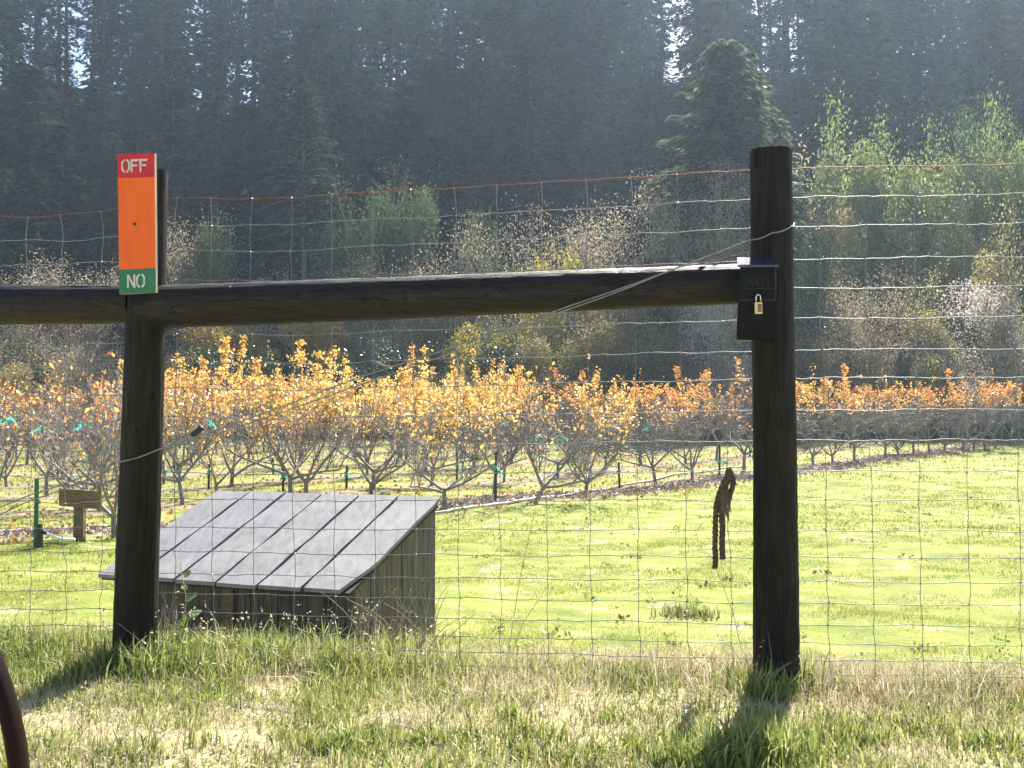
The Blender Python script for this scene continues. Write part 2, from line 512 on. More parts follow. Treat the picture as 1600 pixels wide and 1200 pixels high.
    L.new(n_fine.outputs[0], bp.inputs['Height']); L.new(bp.outputs[0], b.inputs['Normal'])
    L.new(b.outputs[0], out.inputs[0])
    return m

def grid_sheet(name, xs, ys, m):
    X, Y = np.meshgrid(xs, ys)
    Z = tz(X, Y)
    nx, ny = len(xs), len(ys)
    v = np.stack([X, Y, Z], -1).reshape(-1, 3)
    i = np.arange(nx - 1)[None, :] + nx * np.arange(ny - 1)[:, None]
    i = i.ravel()
    f = np.stack([i, i + 1, i + 1 + nx, i + nx], -1)
    me = idx_mesh(name, v, f, m)
    me.polygons.foreach_set('use_smooth', np.ones(len(me.polygons), bool))
    return link(name, me)

GM = ground_material()
xs = np.concatenate([np.linspace(-500, -40, 30), np.linspace(-38, -9, 40), np.linspace(-8.5, 8.5, 150), np.linspace(9, 38, 40), np.linspace(40, 500, 30)])
ys = np.concatenate([np.linspace(-300, -5, 20), np.linspace(-4, 2.5, 14), np.linspace(2.6, 10, 130), np.linspace(10.2, 30, 90), np.linspace(30.5, 62, 50)])
structure(grid_sheet('ground', xs, ys, GM))
hx = np.linspace(-500, 500, 250)
hy = np.concatenate([np.linspace(62, 140, 50), np.linspace(145, 600, 30)])
HM = mat_surface('forest_floor', (.012, .014, .008), (.03, .03, .018), .8, (1, 1, 1), .95, .5, bdist=.1)
structure(grid_sheet('hillside', hx, hy, HM))

# ------------------------------------------------------------------ fence posts and rails
def rough_log(name, p0, p1, r0, r1, m, parent, n=44, k=40, amp=.07, seed=0, dent=None, capm=None):
    """round log from p0 to p1 with grooves running along it and slightly chipped ends"""
    rr = random.Random(seed)
    p0, p1 = Vector(p0), Vector(p1)
    d = (p1 - p0).normalized()
    u = d.cross(Vector((0, 1, 0)) if abs(d.y) < .9 else Vector((1, 0, 0))).normalized()
    v = d.cross(u)
    groove = [rr.uniform(-1, 1) for _ in range(n)]
    ph = [rr.uniform(0, 6.28) for _ in range(4)]
    mb = MB()
    vs = []
    for i in range(k + 1):
        t = i / k
        for j in range(n):
            a = 2 * pi * j / n
            r = r0 + (r1 - r0) * t
            r *= 1 + amp * (.35 * groove[j] * (.6 + .4 * sin(5 * t + ph[0])) + .35 * sin(2 * a + 4 * t + ph[1]) + .25 * sin(3 * a - 7 * t + ph[2]) + .3 * rr.uniform(-1, 1))
            q = p0 + d * ((p1 - p0).length * t) + u * (r * cos(a)) + v * (r * sin(a))
            if i == k:
                q += d * rr.uniform(-.003, .002)
            vs.append(q)
    fs = [(i * n + j, i * n + (j + 1) % n, (i + 1) * n + (j + 1) % n, (i + 1) * n + j) for i in range(k) for j in range(n)]
    e0 = len(vs); vs += [Vector(vs[j]) for j in range(n)] + [Vector(p0)]
    e1 = len(vs); vs += [Vector(vs[k * n + j]) for j in range(n)] + [p1 + d * .008]
    fs += [(e0 + n, e0 + (j + 1) % n, e0 + j) for j in range(n)]
    fs += [(e1 + n, e1 + j, e1 + (j + 1) % n) for j in range(n)]
    mb.add(vs, fs)
    return mb.build(name, m, parent, smooth=True)

# right post
RPb = PF(1214, 1083); RPb.z = TZ(RPb.x, RPb.y) - .08
RPt = PF(1205, 236)
rp = rough_log('fence_post', RPb, RPt, .095, .088, M['post'], None, seed=3)
tag(rp, 'thick dark round fence post with a clear flat top and the mailbox on it', 'fence post')
LPb = PF(210, 1050); LPb.z = TZ(LPb.x, LPb.y) - .08
LPt = PF(234, 268)
lp = rough_log('fence_post', LPb, LPt, .096, .088, M['post'], None, seed=5)
tag(lp, 'dark leaning fence post behind the orange OFF and NO sign', 'fence post')
# rails butt against the posts
rl = rough_log('fence_rail', PF(224, 481, 0), PF(1186, 443, 0), .100, .084, M['rail'], None, seed=8, k=80, amp=.055)
tag(rl, 'long dark log rail running from the sign post to the mailbox post', 'fence rail')
ll = rough_log('fence_rail', PF(-330, 478, .02), PF(211, 475, .02), .100, .092, M['rail'], None, seed=9, k=40, amp=.05)
tag(ll, 'shorter dark log rail at the picture edge, ending at the sign post', 'fence rail')

# ------------------------------------------------------------------ woven wire fence, three panels
FR = [0, 46, 91, 142, 188, 235, 284, 328, 378, 425, 473, 518, 566, 608, 646, 680, 713, 743, 768, 790]
FR = [f / 790 for f in FR]
WOFF = .115

def panel(label, x0, x1, top, bot, stays, sag=1.0, seed=0, wob=1.0, ext=(0, 0)):
    rr = random.Random(seed)
    p = thing('wire_fence', label, 'wire fence', (PF((x0 + x1) / 2, 1000, WOFF).x, PF((x0 + x1) / 2, 1000, WOFF).y, 0), 'woven wire fence panels')
    base = p.location.copy()
    txs = [a for a, b in top]; tys = [b for a, b in top]
    bxs = [a for a, b in bot]; bys = [b for a, b in bot]
    ph = [(rr.uniform(0, 6), rr.uniform(0, 6)) for _ in FR]
    def ypx(i, x):
        t, b = np.interp(x, txs, tys), np.interp(x, bxs, bys)
        f = FR[i]
        return t + (b - t) * f + wob * (1.5 * sin(x * .021 + ph[i][0]) + 1.0 * sin(x * .057 + ph[i][1])) * (0.6 if i else .5)
    step = 12
    for i in range(len(FR)):
        n = max(3, int((x1 - x0) / step))
        mb = MB()
        pts = [PF(x0 + (x1 - x0) * k / n, ypx(i, x0 + (x1 - x0) * k / n) + rr.uniform(-.8, .8), WOFF) for k in range(n + 1)]
        mb.tube(pts, .0019 if i not in (0, len(FR) - 1) else .0021, 5)
        o = local(mb, base).build('horizontal_wire', M['rust'] if i == 0 else M['wire'], p, True)
        if i == 0:
            o['label'] = 'rusty top wire'
    for sx, dx in stays:
        mb = MB()
        pts = []
        kx = [rr.uniform(-2.2, 2.2) * wob for _ in FR]
        for i in range(len(FR)):
            x = sx + dx * FR[i] + kx[i]
            pts.append(PF(x, ypx(i, x), WOFF))
        fine = []
        for i in range(len(pts) - 1):
            fine.append(pts[i])
            fine.append(pts[i].lerp(pts[i + 1], .5) + Vector((rr.uniform(-.004, .004) * wob, rr.uniform(-.003, .003), 0)))
        fine.append(pts[-1])
        mb.tube(fine, .0016, 5)
        for q in pts:                                   # the knots that hold stay and line wire together
            mb.box(q, (.0062, .0062, .006), Euler((rr.random(), rr.random(), rr.random())).to_matrix())
        local(mb, base).build('vertical_wire', M['wire'], p)
    return p

panel('kinked woven wire fence panel beyond the sign post, cut by the picture edge', -200, 205,
      [(-200, 345), (0, 338), (100, 336), (205, 326)], [(-200, 1010), (205, 1022)],
      [(-150, 0), (-85, 5), (-20, 3), (42, 6), (97, 4), (158, 2)], seed=1, wob=2.2)
panel('wide woven wire fence panel between the two posts with the rope hanging on it', 222, 1196,
      [(222, 310), (270, 309), (330, 310), (455, 309), (517, 305), (581, 300), (711, 293), (846, 286), (980, 277), (1120, 269), (1196, 266)],
      [(222, 1024), (600, 1036), (1196, 1052)],
      [(276, -2), (330, 3), (393, 3), (454, 8), (517, 8), (581, 5), (643, 8), (711, 8), (777, 6), (846, 10), (917, 8), (986, 15), (1056, 22), (1125, 20)], seed=2)
panel('woven wire fence panel with bright horizontal wires beyond the mailbox post', 1206, 1790,
      [(1206, 266), (1240, 263), (1400, 260), (1600, 256), (1790, 252)], [(1206, 1052), (1600, 1058), (1790, 1062)],
      [(1277, 20), (1350, 18), (1428, 14), (1505, 12), (1582, 14), (1658, 10), (1730, 10)], seed=4)

# brace wires: two strands running down from the mailbox post
br = thing('brace_wire', 'twin brace wires running diagonally from the mailbox post across the rail', 'wire', (PF(700, 560).x, PF(700, 560).y, 0))
def strand(pts, r=.0031):
    mb = MB()
    P = []
    for (a, b, o), (c, d, o2) in zip(pts[:-1], pts[1:]):
        for k in range(8):
            t = k / 8
            P.append(PF(a + (c - a) * t, b + (d - b) * t + 2.5 * sin(pi * t), o + (o2 - o) * t))
    P.append(PF(*pts[-1]))
    mb.tube(P, r, 5)
    local(mb, br.location).build('strand', M['wire'], br, True)
strand([(1241, 349, .02), (1238, 353, -.07), (1206, 364, -.105), (1172, 375, -.07), (890, 478, -.104), (560, 590, -.1), (246, 703, -.105), (185, 722, -.1), (40, 776, -.06), (-60, 812, .05)])
strand([(1241, 352, .03), (1176, 392, .09), (1060, 417, -.075), (880, 486, -.106), (560, 602, -.09), (250, 705, .05), (180, 730, .105), (40, 785, .06), (-60, 826, .05)])
mb = MB(); mb.tube([PF(588, 566, -.1), PF(600, 571, -.11), PF(612, 573, -.1)], [.004, .005, .003], 6)
local(mb, br.location).build('twist_stick', M['fray'], br)
sb = MB(); sb.tube([PF(184, 973, -.10), PF(205, 990, -.108), PF(222, 1003, -.104)], .0018, 5); sb.tube([PF(220, 1001, -.104), PF(227, 1007, -.104)], .006, 6)
o = sb.build('wire_offcut', M['wire']); tag(o, 'short wire with a shiny end stapled low on the leaning sign post', 'wire')

# ------------------------------------------------------------------ OFF / NO sign
def board_frame(pc, wd, ht):
    """axes of the board: it hangs square to the fence line"""
    ux = Vector((1, -.16, 0)).normalized()
    return ux, Vector((0, 0, 1)), Vector((-.16, -1, 0)).normalized()
SOFF = -.145
tl, trr = PF(184, 241, SOFF), PF(241.5, 239, SOFF)
bl_, brr = PF(187, 460, SOFF), PF(243.5, 457, SOFF)
sg = thing('painted_sign', 'narrow orange board with red OFF on top and green NO below', 'sign', ((bl_ + brr) / 2))
ux, uz, un = board_frame(None, 0, 0)
def quad_slab(f0, f1, m, name, thick=.019, front=0.0, xin=0.0):
    a = tl.lerp(bl_, f0); b = trr.lerp(brr, f0); c = trr.lerp(brr, f1); d = tl.lerp(bl_, f1)
    mb = MB()
    F = [p + un * front for p in (a, b, c, d)]
    Bk = [p - un * thick for p in (a, b, c, d)]
    mb.hexa([F[0], F[1], F[2], F[3], Bk[0], Bk[1], Bk[2], Bk[3]])
    return local(mb, sg.location).build(name, m, sg)
quad_slab(0, 1, M['edgewood'], 'board')
quad_slab(.001, .172, M['red'], 'red_panel', -.0005, .0025)
quad_slab(.173, .825, M['orange'], 'orange_panel', -.0005, .002)
quad_slab(.826, .999, M['green'], 'green_panel', -.0005, .0025)
def on_board(u, v, front=.004):
    return tl.lerp(bl_, v).lerp(trr.lerp(brr, v), u) + un * front
GLY = {  # stencil letters as strokes in a unit box (x right, y down)
    'O': [((.0, .22), (.0, .78)), ((.0, .22), (.30, 0)), ((1, .22), (.70, 0)), ((1, .22), (1, .78)), ((0, .78), (.30, 1)), ((1, .78), (.70, 1))],
    'F': [((.08, 0), (.08, 1)), ((.24, .04), (1, .04)), ((.24, .48), (.82, .48))],
    'N': [((.05, 0), (.05, 1)), ((.95, 0), (.95, 1)), ((.16, .06), (.84, .94))],
    'M': [((0, 0), (0, 1)), ((1, 0), (1, 1)), ((0, 0), (.5, .6)), ((1, 0), (.5, .6))],
    'A': [((.5, 0), (0, 1)), ((.5, 0), (1, 1)), ((.2, .64), (.8, .64))],
    'I': [((.5, 0), (.5, 1))],
    'L': [((.1, 0), (.1, 1)), ((.1, 1), (.95, 1))],
}
def lettering(word, at, u0, u1, v0, v1, wu, name, m, parent, gap=.28, thick=.0015):
    n = len(word)
    cw = (u1 - u0) / (n + gap * (n - 1))
    for k, ch in enumerate(word):
        mb = MB()
        for i, (a, b) in enumerate(GLY[ch]):
            def q(p): return at(u0 + (k * (1 + gap) + p[0]) * cw, v0 + p[1] * (v1 - v0))
            A, B = q(a), q(b)
            d = (B - A).normalized(); nn = (at(.6, .5) - at(.4, .5)).cross(at(.5, .4) - at(.5, .6)).normalized()
            s = d.cross(nn).normalized() * wu / 2
            e = d * wu * .35
            A -= e; B += e
            z = nn * (thick + .00012 * i)
            mb.hexa([A + s + z, B + s + z, B - s + z, A - s + z, A + s, B + s, B - s, A - s])
        o = local(mb, parent.location).build('letter', m, parent)
lettering('OFF', on_board, .13, .80, .046, .130, .0085, 'letter', M['white'], sg)
lettering('NO', on_board, .24, .70, .868, .955, .0085, 'letter', M['white'], sg, .3)
mb = MB(); c = on_board(.45, .505, .002); mb.tube([c, c + un * .005], .006, 8)
local(mb, sg.location).build('bolt_head', M['post'], sg)

# ------------------------------------------------------------------ mailbox
mbx = thing('mailbox', 'black metal wall mailbox with a sloping lid, on the thick post', 'mailbox', PF(1185, 530, -.15))
fo, bo = -.235, -.125           # front and back planes relative to the fence line
def mbp(px, py, off): return PF(px, py, off)
xl, xr = 1157, 1213
f_tl, f_tr, f_bl, f_br = PF(1157, 417, fo), PF(1212, 417, fo), PF(1152, 530, fo), PF(1211, 530, fo)
dback = Vector((.16, 1, 0)).normalized()
def slab(pts_front, depth, name, m, lift=0):
    mb = MB()
    bk = [p + dback * depth for p in pts_front]
    mb.hexa(list(pts_front) + bk)
    return local(mb, mbx.location).build(name, m, mbx)
mid_l, mid_r = f_tl.lerp(f_bl, .46), f_tr.lerp(f_br, .46)
slab([mid_l, mid_r, f_br, f_bl], .11, 'body', M['box'])
g = -dback * .004
up_l, up_r = f_tl + g, f_tr + g
slab([up_l, up_r, mid_r + g + Vector((0, 0, .001)), mid_l + g + Vector((0, 0, .001))], .113, 'door', M['box'])
# lid: slopes up toward the back, rolled front lip
mb = MB()
lf, rf = f_tl + Vector((-.012, 0, .002)) - dback * .012, f_tr + Vector((.012, 0, .002)) - dback * .012
lb, rb = lf + dback * .130 + Vector((0.004, 0, .048)), rf + dback * .130 + Vector((0.004, 0, .048))
mb.hexa([lf + Vector((0, 0, .006)), rf + Vector((0, 0, .006)), rb + Vector((0, 0, .006)), lb + Vector((0, 0, .006)), lf, rf, rb, lb])
mb.tube([lf, rf], .0055, 8)
local(mb, mbx.location).build('lid', M['lid'], mbx)
mb = MB()      # raised rims of the door and the body
mb.tube([f_tr + g, mid_r + g], .0028, 6)
mb.tube([mid_l + g, mid_r + g], .0028, 6)
local(mb, mbx.location).build('door_rim', M['boxletter'], mbx)
mb = MB()
mb.tube([mid_r, f_br], .003, 6); mb.tube([f_br, f_bl], .004, 6); mb.tube([f_bl, mid_l], .003, 6)
local(mb, mbx.location).build('body_rim', M['box'], mbx)
def on_box(u, v): return up_l.lerp(mid_l + g, v).lerp(up_r.lerp(mid_r + g, v), u) - dback * .0005
lettering('MAIL', on_box, .22, .90, .33, .58, .0028, 'letter', M['boxletter'], mbx, .45, .0016)
mb = MB()
for a, b in (((.14, .26), (.97, .26)), ((.97, .26), (.97, .66)), ((.97, .66), (.14, .66)), ((.14, .66), (.14, .26))):
    mb.tube([on_box(*a), on_box(*b)], .0011, 5)
local(mb, mbx.location).build('letter_border', M['boxletter'], mbx)
mb = MB()
hs = PF(1186.5, 462, fo - .008)
mb.box(hs, (.012, .012, .02)); 
local(mb, mbx.location).build('hasp', M['box'], mbx)
pl = thing('padlock', 'small brass combination padlock hanging from the black mailbox', 'padlock', PF(1185, 490, fo - .02))
cB = PF(1185, 481.5, fo - .02)
mb = MB(); mb.box(cB, (.029, .013, .046)); local(mb, pl.location).build('body', M['brass'], pl)
mb = MB()
pts = [cB + Vector((-.009, 0, .02))] + [cB + Vector((-.009 * cos(a), 0, .046 + .009 * sin(a))) for a in np.linspace(0, pi, 9)] + [cB + Vector((.009, 0, .02))]
mb.tube(pts, .0027, 8); local(mb, pl.location).build('shackle', M['steel'], pl, True)
for k in range(4):
    mb = MB(); mb.box(cB + Vector((.004, -.0075, .013 - .0085 * k)), (.015, .004, .0055)); local(mb, pl.location).build('dial', M['blackdial'], pl)

# ------------------------------------------------------------------ rope on the fence
rp_ = thing('hanging_rope', 'frayed knotted brown rope hanging on the wire between the posts', 'rope', PF(1130, 890, WOFF - .02))
def rope_strand(pts, r, name, m):
    """three-ply twist along a polyline given in picture pixels on the fence plane"""
    P = [PF(a, b, WOFF - .012 + (c if len(q) > 2 else 0)) for q in pts for a, b, c in [(q + (0,))[:3]]]
    D = []
    for i in range(len(P) - 1):
        n = max(2, int((P[i + 1] - P[i]).length / .007))
        for k in range(n): D.append(P[i].lerp(P[i + 1], k / n))
    D.append(P[-1])
    s = 0
    mb = MB()
    for ply in range(3):
        L_ = []
        s = 0
        for i, p in enumerate(D):
            if i: s += (D[i] - D[i - 1]).length
            a = s / (r * 5.2) * 2 * pi + ply * 2 * pi / 3
            t = (D[min(i + 1, len(D) - 1)] - D[max(0, i - 1)]).normalized()
            u = t.cross(Vector((0, 1, 0))); u = u.normalized() if u.length > .1 else Vector((1, 0, 0))
            v = t.cross(u)
            L_.append(p + (u * cos(a) + v * sin(a)) * r * .48)
        mb.tube(L_, r * .58, 6, wob=.12)
    return local(mb, rp_.location).build(name, m, rp_)
rope_strand([(1139, 731), (1138, 746), (1131, 757), (1124, 770), (1119, 790), (1118, 815), (1117, 850), (1118, 878), (1117, 888)], .0125, 'rope_end', M['rope'])
rope_strand([(1140, 745), (1133, 760), (1128, 780), (1127, 800), (1129, 825), (1128, 850), (1129, 873)], .0135, 'rope_end', M['rope'])
rope_strand([(1126, 768), (1131, 752), (1138, 742), (1145, 744), (1146, 755), (1141, 772), (1138, 784)], .0125, 'rope_loop', M['rope'])
mb = MB()
for k in range(9):
    a = pi * 2 * k / 9
    mb.tube([PF(1139 + 4 * cos(a), 737 + 4 * sin(a), WOFF - .02), PF(1139 + 5 * cos(a + .8), 741 + 5 * sin(a + .8), WOFF - .028), PF(1138 + 3 * cos(a + 1.6), 746 + 4 * sin(a + 1.6), WOFF - .02)], .007, 6, wob=.15)
local(mb, rp_.location).build('knot', M['rope'], rp_)
mb = MB()
for k in range(70):
    x = 1131 + random.uniform(-4, 6); y0 = 772 + random.uniform(-8, 10)
    mb.tube([PF(x, y0, WOFF - .025 + random.uniform(-.01, .01)), PF(x + random.uniform(0, 5), y0 + 18, WOFF - .03), PF(x + random.uniform(2, 9), y0 + random.uniform(24, 40), WOFF - .03)], [.002, .0015, .0006], 4)
for e in ((1117, 886), (1129, 872)):
    for k in range(14):
        mb.tube([PF(e[0] + random.uniform(-2, 2), e[1] - 6, WOFF - .012), PF(e[0] + random.uniform(-4, 4), e[1] + random.uniform(1, 6), WOFF - .012)], [.002, .0006], 4)
fo_ = local(mb, rp_.location).build('frayed_fibres', M['ropefray'], rp_); fo_['kind'] = 'stuff'

# ------------------------------------------------------------------ low shed
S0 = Vector((-0.875, 5.9, 0)); SA = Vector((-.923, .386, 0)); SB = Vector((.386, .923, 0))   # right front eave corner, along eave, to the back
ZE, ZB, SW, SDp = .222, .655, 1.76, 1.115
shed = thing('low_shed', 'low wooden shed with a sloping grey plank roof behind the wire', 'shed', (S0 + SA * SW / 2 + SB * SDp / 2))
shed.location.z = TZ(shed.location.x, shed.location.y)
def sp(a, b, z): 
    p = S0 + SA * a + SB * b; p.z = z; return p
def roof_z(b): return ZE + (ZB - ZE) * b / SDp
nb = 6
edges = [0, .305, .595, .885, 1.175, 1.465, 1.76]
for k in range(nb):
    a0, a1 = edges[k] + .010, edges[k + 1] - .010
    rr = random.Random(k + 40)
    mb = MB()
    n = 10
    lz = rr.uniform(-.003, .003)
    f0 = [rr.uniform(-.006, .006) for _ in range(4)]
    ring = []
    vs = []
    for i in range(n + 1):
        b = SDp * i / n + (f0[0] if i == 0 else 0)
        cut = 0
        if k == 0 and i <= 2: cut = (.06, .032, .01)[i]       # broken front corner
        for (a, dz) in ((a0 + cut, .011), (a1, .011), (a1, -.011), (a0 + cut, -.011)):
            vs.append(sp(a + .0025 * sin(i * 1.9 + k), b + (0 if i else (.004 * sin(9 * a))), roof_z(b) + dz + lz + .003 * sin(i * 1.3 + k * 2)))
    fs = []
    for i in range(n):
        o = 4 * i
        fs += [(o, o + 1, o + 5, o + 4), (o + 1, o + 2, o + 6, o + 5), (o + 2, o + 3, o + 7, o + 6), (o + 3, o, o + 4, o + 7)]
    fs += [(3, 2, 1, 0), tuple(4 * n + j for j in range(4))]
    mb.add(vs, fs)
    mb = local(mb, shed.location)
    ob = mb.build('roof_board', M['roofboard'], shed)
mb = MB()   # felt and rafters under the boards
mb.hexa([sp(.02, .03, ZE - .006), sp(SW - .01, .03, ZE - .006), sp(SW - .01, SDp - .02, roof_z(SDp - .02) - .018), sp(.02, SDp - .02, roof_z(SDp - .02) - .018),
         sp(.02, .03, ZE - .03), sp(SW - .01, .03, ZE - .03), sp(SW - .01, SDp - .02, roof_z(SDp - .02) - .045), sp(.02, SDp - .02, roof_z(SDp - .02) - .045)])
local(mb, shed.location).build('roof_deck', M['roofunder'], shed)
def wall_boards(A0, A1, B0, B1, n, mats, seed):
    rr = random.Random(seed)
    wts = [rr.uniform(.8, 1.25) for _ in range(n)]
    tot = sum(wts); acc = 0
    d = Vector((A1 - A0, B1 - B0)); 
    for k in range(n):
        t0 = acc / tot; acc += wts[k]; t1 = acc / tot
        t0 += .004 / d.length; t1 -= .004 / d.length
        pa, pb = (A0 + (A1 - A0) * t0, B0 + (B1 - B0) * t0), (A0 + (A1 - A0) * t1, B0 + (B1 - B0) * t1)
        nx, ny = -(B1 - B0) / d.length, (A1 - A0) / d.length      # inward normal in (a,b)
        th = .02; off = rr.uniform(-.004, .004)
        q = []
        for zz in ('b', 't'):
            for (a, b, o2) in ((pa[0], pa[1], off), (pb[0], pb[1], off), (pb[0], pb[1], th + off), (pa[0], pa[1], th + off)):
                aa, bb = a + nx * o2, b + ny * o2
                z = -.42 if zz == 'b' else roof_z(bb) - .048 + (0 if zz == 'b' else 0)
                q.append(sp(aa, bb, z))
        mb = MB(); mb.hexa(q[4:] + q[:4])
        local(mb, shed.location).build('wall_board', mats[k % len(mats)] if isinstance(mats, list) else mats, shed)
wb, gb = M['wallboard'], M['greyboard']
wall_boards(.03, 1.70, .10, .10, 10, [wb, wb, wb, wb, wb, wb, wb, wb, wb], 3)           # front
wall_boards(.03, .03, 1.085, .125, 5, [gb, gb, wb, gb, wb], 6)                             # right side
wall_boards(1.70, 1.70, .125, 1.06, 4, wb, 8)                                          # left side
wall_boards(1.70, .03, 1.085, 1.085, 8, wb, 9)                                           # back
mb = MB(); mb.box(sp(.028, .100, .0), (.03, .03, .40), Euler((0, 0, radians(-22.7))).to_matrix())
local(mb, shed.location).build('corner_batten', gb, shed)
mb = MB(); mb.box(sp(.86, .088, -.06), (.075, .018, .5), Euler((0, 0, radians(-22.7))).to_matrix())
o = local(mb, shed.location).build('cover_strip', M['signwood'], shed); o['label'] = 'lighter tan upright strip'
for k_ in range(5):          # nail rows along the eave and the ridge
    pass

# ------------------------------------------------------------------ signboard, stakes, pipe at the orchard edge
def lowsign():
    b = G(124, 846)
    Y = b.y
    t = thing('wooden_signboard', 'brown wooden board on a short post at the orchard edge', 'signboard', b)
    mb = MB(); mb.box((b.x, b.y, (b.z + top_z(768, Y)) / 2 - .1), (.125, .09, top_z(768, Y) - b.z + .2)); local(mb, b).build('post', M['signwood'], t)
    mb = MB()
    p = [W(92, 763, Y - .06), W(155, 768, Y - .12), W(155, 796, Y - .12), W(92, 790, Y - .06)]
    q = [v + Vector((.01, .05, 0)) for v in p]
    mb.hexa(p + q); local(mb, b).build('board', M['signwood'], t)
lowsign()
b = G(56, 856)
Y = b.y
t = thing('metal_post', 'green steel fence stake beside the brown signboard', 'post', b)
mb = MB()
h = top_z(748, Y) - b.z
mb.box((b.x, b.y, b.z + h / 2 - .1), (.05, .012, h + .2)); mb.box((b.x + .0, b.y + .02, b.z + h / 2 - .1), (.012, .045, h + .2))
local(mb, b).build('shaft', M['post_green'], t)
mb = MB(); mb.tube([(b.x + .05, b.y, b.z - .1), (b.x + .045, b.y, b.z + .28)], [.04, .033], 8, wob=.1)
local(mb, b).build('wood_block', M['stake'], t)
mb = MB()
mb.tube([W(66, 830, Y), W(74, 834, Y), W(86, 839, Y), W(100, 843, Y), W(117, 843, Y)], .017, 8)
o = thing('plastic_pipe', 'curved white plastic pipe between the green stake and the signboard', 'pipe', W(90, 840, Y))
local(mb, o.location).build('tube', M['whitepipe'], o, True)
mb = MB(); mb.tube([W(62, 829, Y), W(73, 833.6, Y)], .022, 8); local(mb, o.location).build('coupling', M['blackplastic'], o)

# hose along the front of the orchard
hp = [G(px, py) for px, py in ((640, 806), (700, 802), (760, 793), (840, 781), (900, 772), (970, 760), (1040, 747), (1110, 737), (1170, 729))]
mb = MB()
hp2 = []
for a, b2 in zip(hp[:-1], hp[1:]):
    for k in range(6):
        q = a.lerp(b2, k / 6); hp2.append(Vector((q.x, q.y, TZ(q.x, q.y) + .035)))
mb.tube(hp2, .028, 6)
tag(mb.build('irrigation_hose', M['hose'], None, True), 'pale irrigation hose lying along the mulch bed at the orchard front', 'hose')
# white pipe stub behind the sign post
mb = MB(); mb.tube([G(166, 838) + Vector((0, 0, .04)), G(184, 838) + Vector((0, 0, .04))], .02, 6)

# ------------------------------------------------------------------ orchard trees
def limb(mb, p, d, length, r0, r1, segs, n, bend=.15, upw=.0, rr=random):
    pts = [Vector(p)]; d = Vector(d).normalized()
    for k in range(segs):
        d = (d + Vector((rr.uniform(-bend, bend), rr.uniform(-bend, bend), rr.uniform(-bend, bend) + upw))).normalized()
        pts.append(pts[-1] + d * (length / segs))
    mb.tube(pts, [r0 + (r1 - r0) * k / segs for k in range(segs + 1)], n, cap=False)
    return pts, d

def leaf_quads(cent, size, rng, flat=0.0):
    n = len(cent)
    cent = np.asarray(cent, float)
    a = rng.normal(size=(n, 3)); 
    if flat: a[:, 2] *= (1 - flat)
    a /= np.linalg.norm(a, axis=1)[:, None]
    b = rng.normal(size=(n, 3)); b -= a * (a * b).sum(1)[:, None]; b /= np.linalg.norm(b, axis=1)[:, None]
    s = size * rng.uniform(.65, 1.3, n)[:, None]
    v = np.stack([cent - a * s * .6, cent + b * s * .36 + a * s * .05, cent + a * s * .6, cent - b * s * .36 + a * s * .05], 1)
    return v.reshape(-1, 3)

def fruit_tree_mesh(seed, H=2.75, spread=1.45, fork=.42):
    rr = random.Random(seed)
    mb = MB()
    shoots = []
    p, d = limb(mb, (0, 0, -.1), (rr.uniform(-.12, .12), rr.uniform(-.12, .12), 1), fork + .1, .052, .042, 3, 7, .06, rr=rr)
    fk = p[-1]
    nl = rr.choice((3, 4, 4, 5))
    a0 = rr.uniform(0, 6.28)
    for i in range(nl):
        a = a0 + 2 * pi * i / nl + rr.uniform(-.35, .35)
        tilt = rr.uniform(.35, 1.35)
        L1 = rr.uniform(.85, 1.25) * spread / 1.45
        q, dd = limb(mb, fk + Vector((0, 0, rr.uniform(-.1, 0))), (cos(a) * sin(tilt), sin(a) * sin(tilt), cos(tilt)), L1, .031, .018, 4, 6, .17, .07, rr)
        for s in range(rr.choice((3, 4, 5))):
            st = q[rr.randint(1, len(q) - 1)]
            a2 = a + rr.uniform(-1.3, 1.3); t2 = rr.uniform(.25, 1.0)
            q2, d2 = limb(mb, st, (cos(a2) * sin(t2), sin(a2) * sin(t2), cos(t2)), rr.uniform(.5, 1.05), .014, .007, 4, 4, .2, .08, rr)
            for g in range(rr.choice((7, 8, 9))):
                s3 = q2[rr.randint(1, len(q2) - 1)]
                a3 = rr.uniform(0, 6.28); t3 = abs(rr.gauss(.45, .35))
                room = max(.25, H - s3.z)
                q3, d3 = limb(mb, s3, (cos(a3) * sin(t3), sin(a3) * sin(t3), cos(t3)), min(room, rr.uniform(.4, 1.0)), .0058, .0028, 3, 3, .18, .10, rr)
                shoots.append(q3)
                for h in range(3):
                    s4 = q3[rr.randint(0, 2)]
                    a4 = rr.uniform(0, 6.28)
                    q4, _ = limb(mb, s4, (cos(a4), sin(a4), rr.uniform(-.2, .9)), rr.uniform(.18, .42), .0045, .002, 2, 3, .2, .05, rr)
    for k in range(rr.choice((2, 3, 4))):     # a few tall whips above the crown
        s3 = rr.choice(shoots)[0]
        q3, _ = limb(mb, s3, (rr.uniform(-.15, .15), rr.uniform(-.15, .15), 1), max(.3, H + rr.uniform(.0, .55) - s3.z), .008, .003, 4, 3, .06, .05, rr)
        shoots.append(q3); shoots.append(q3)
    return mb, shoots

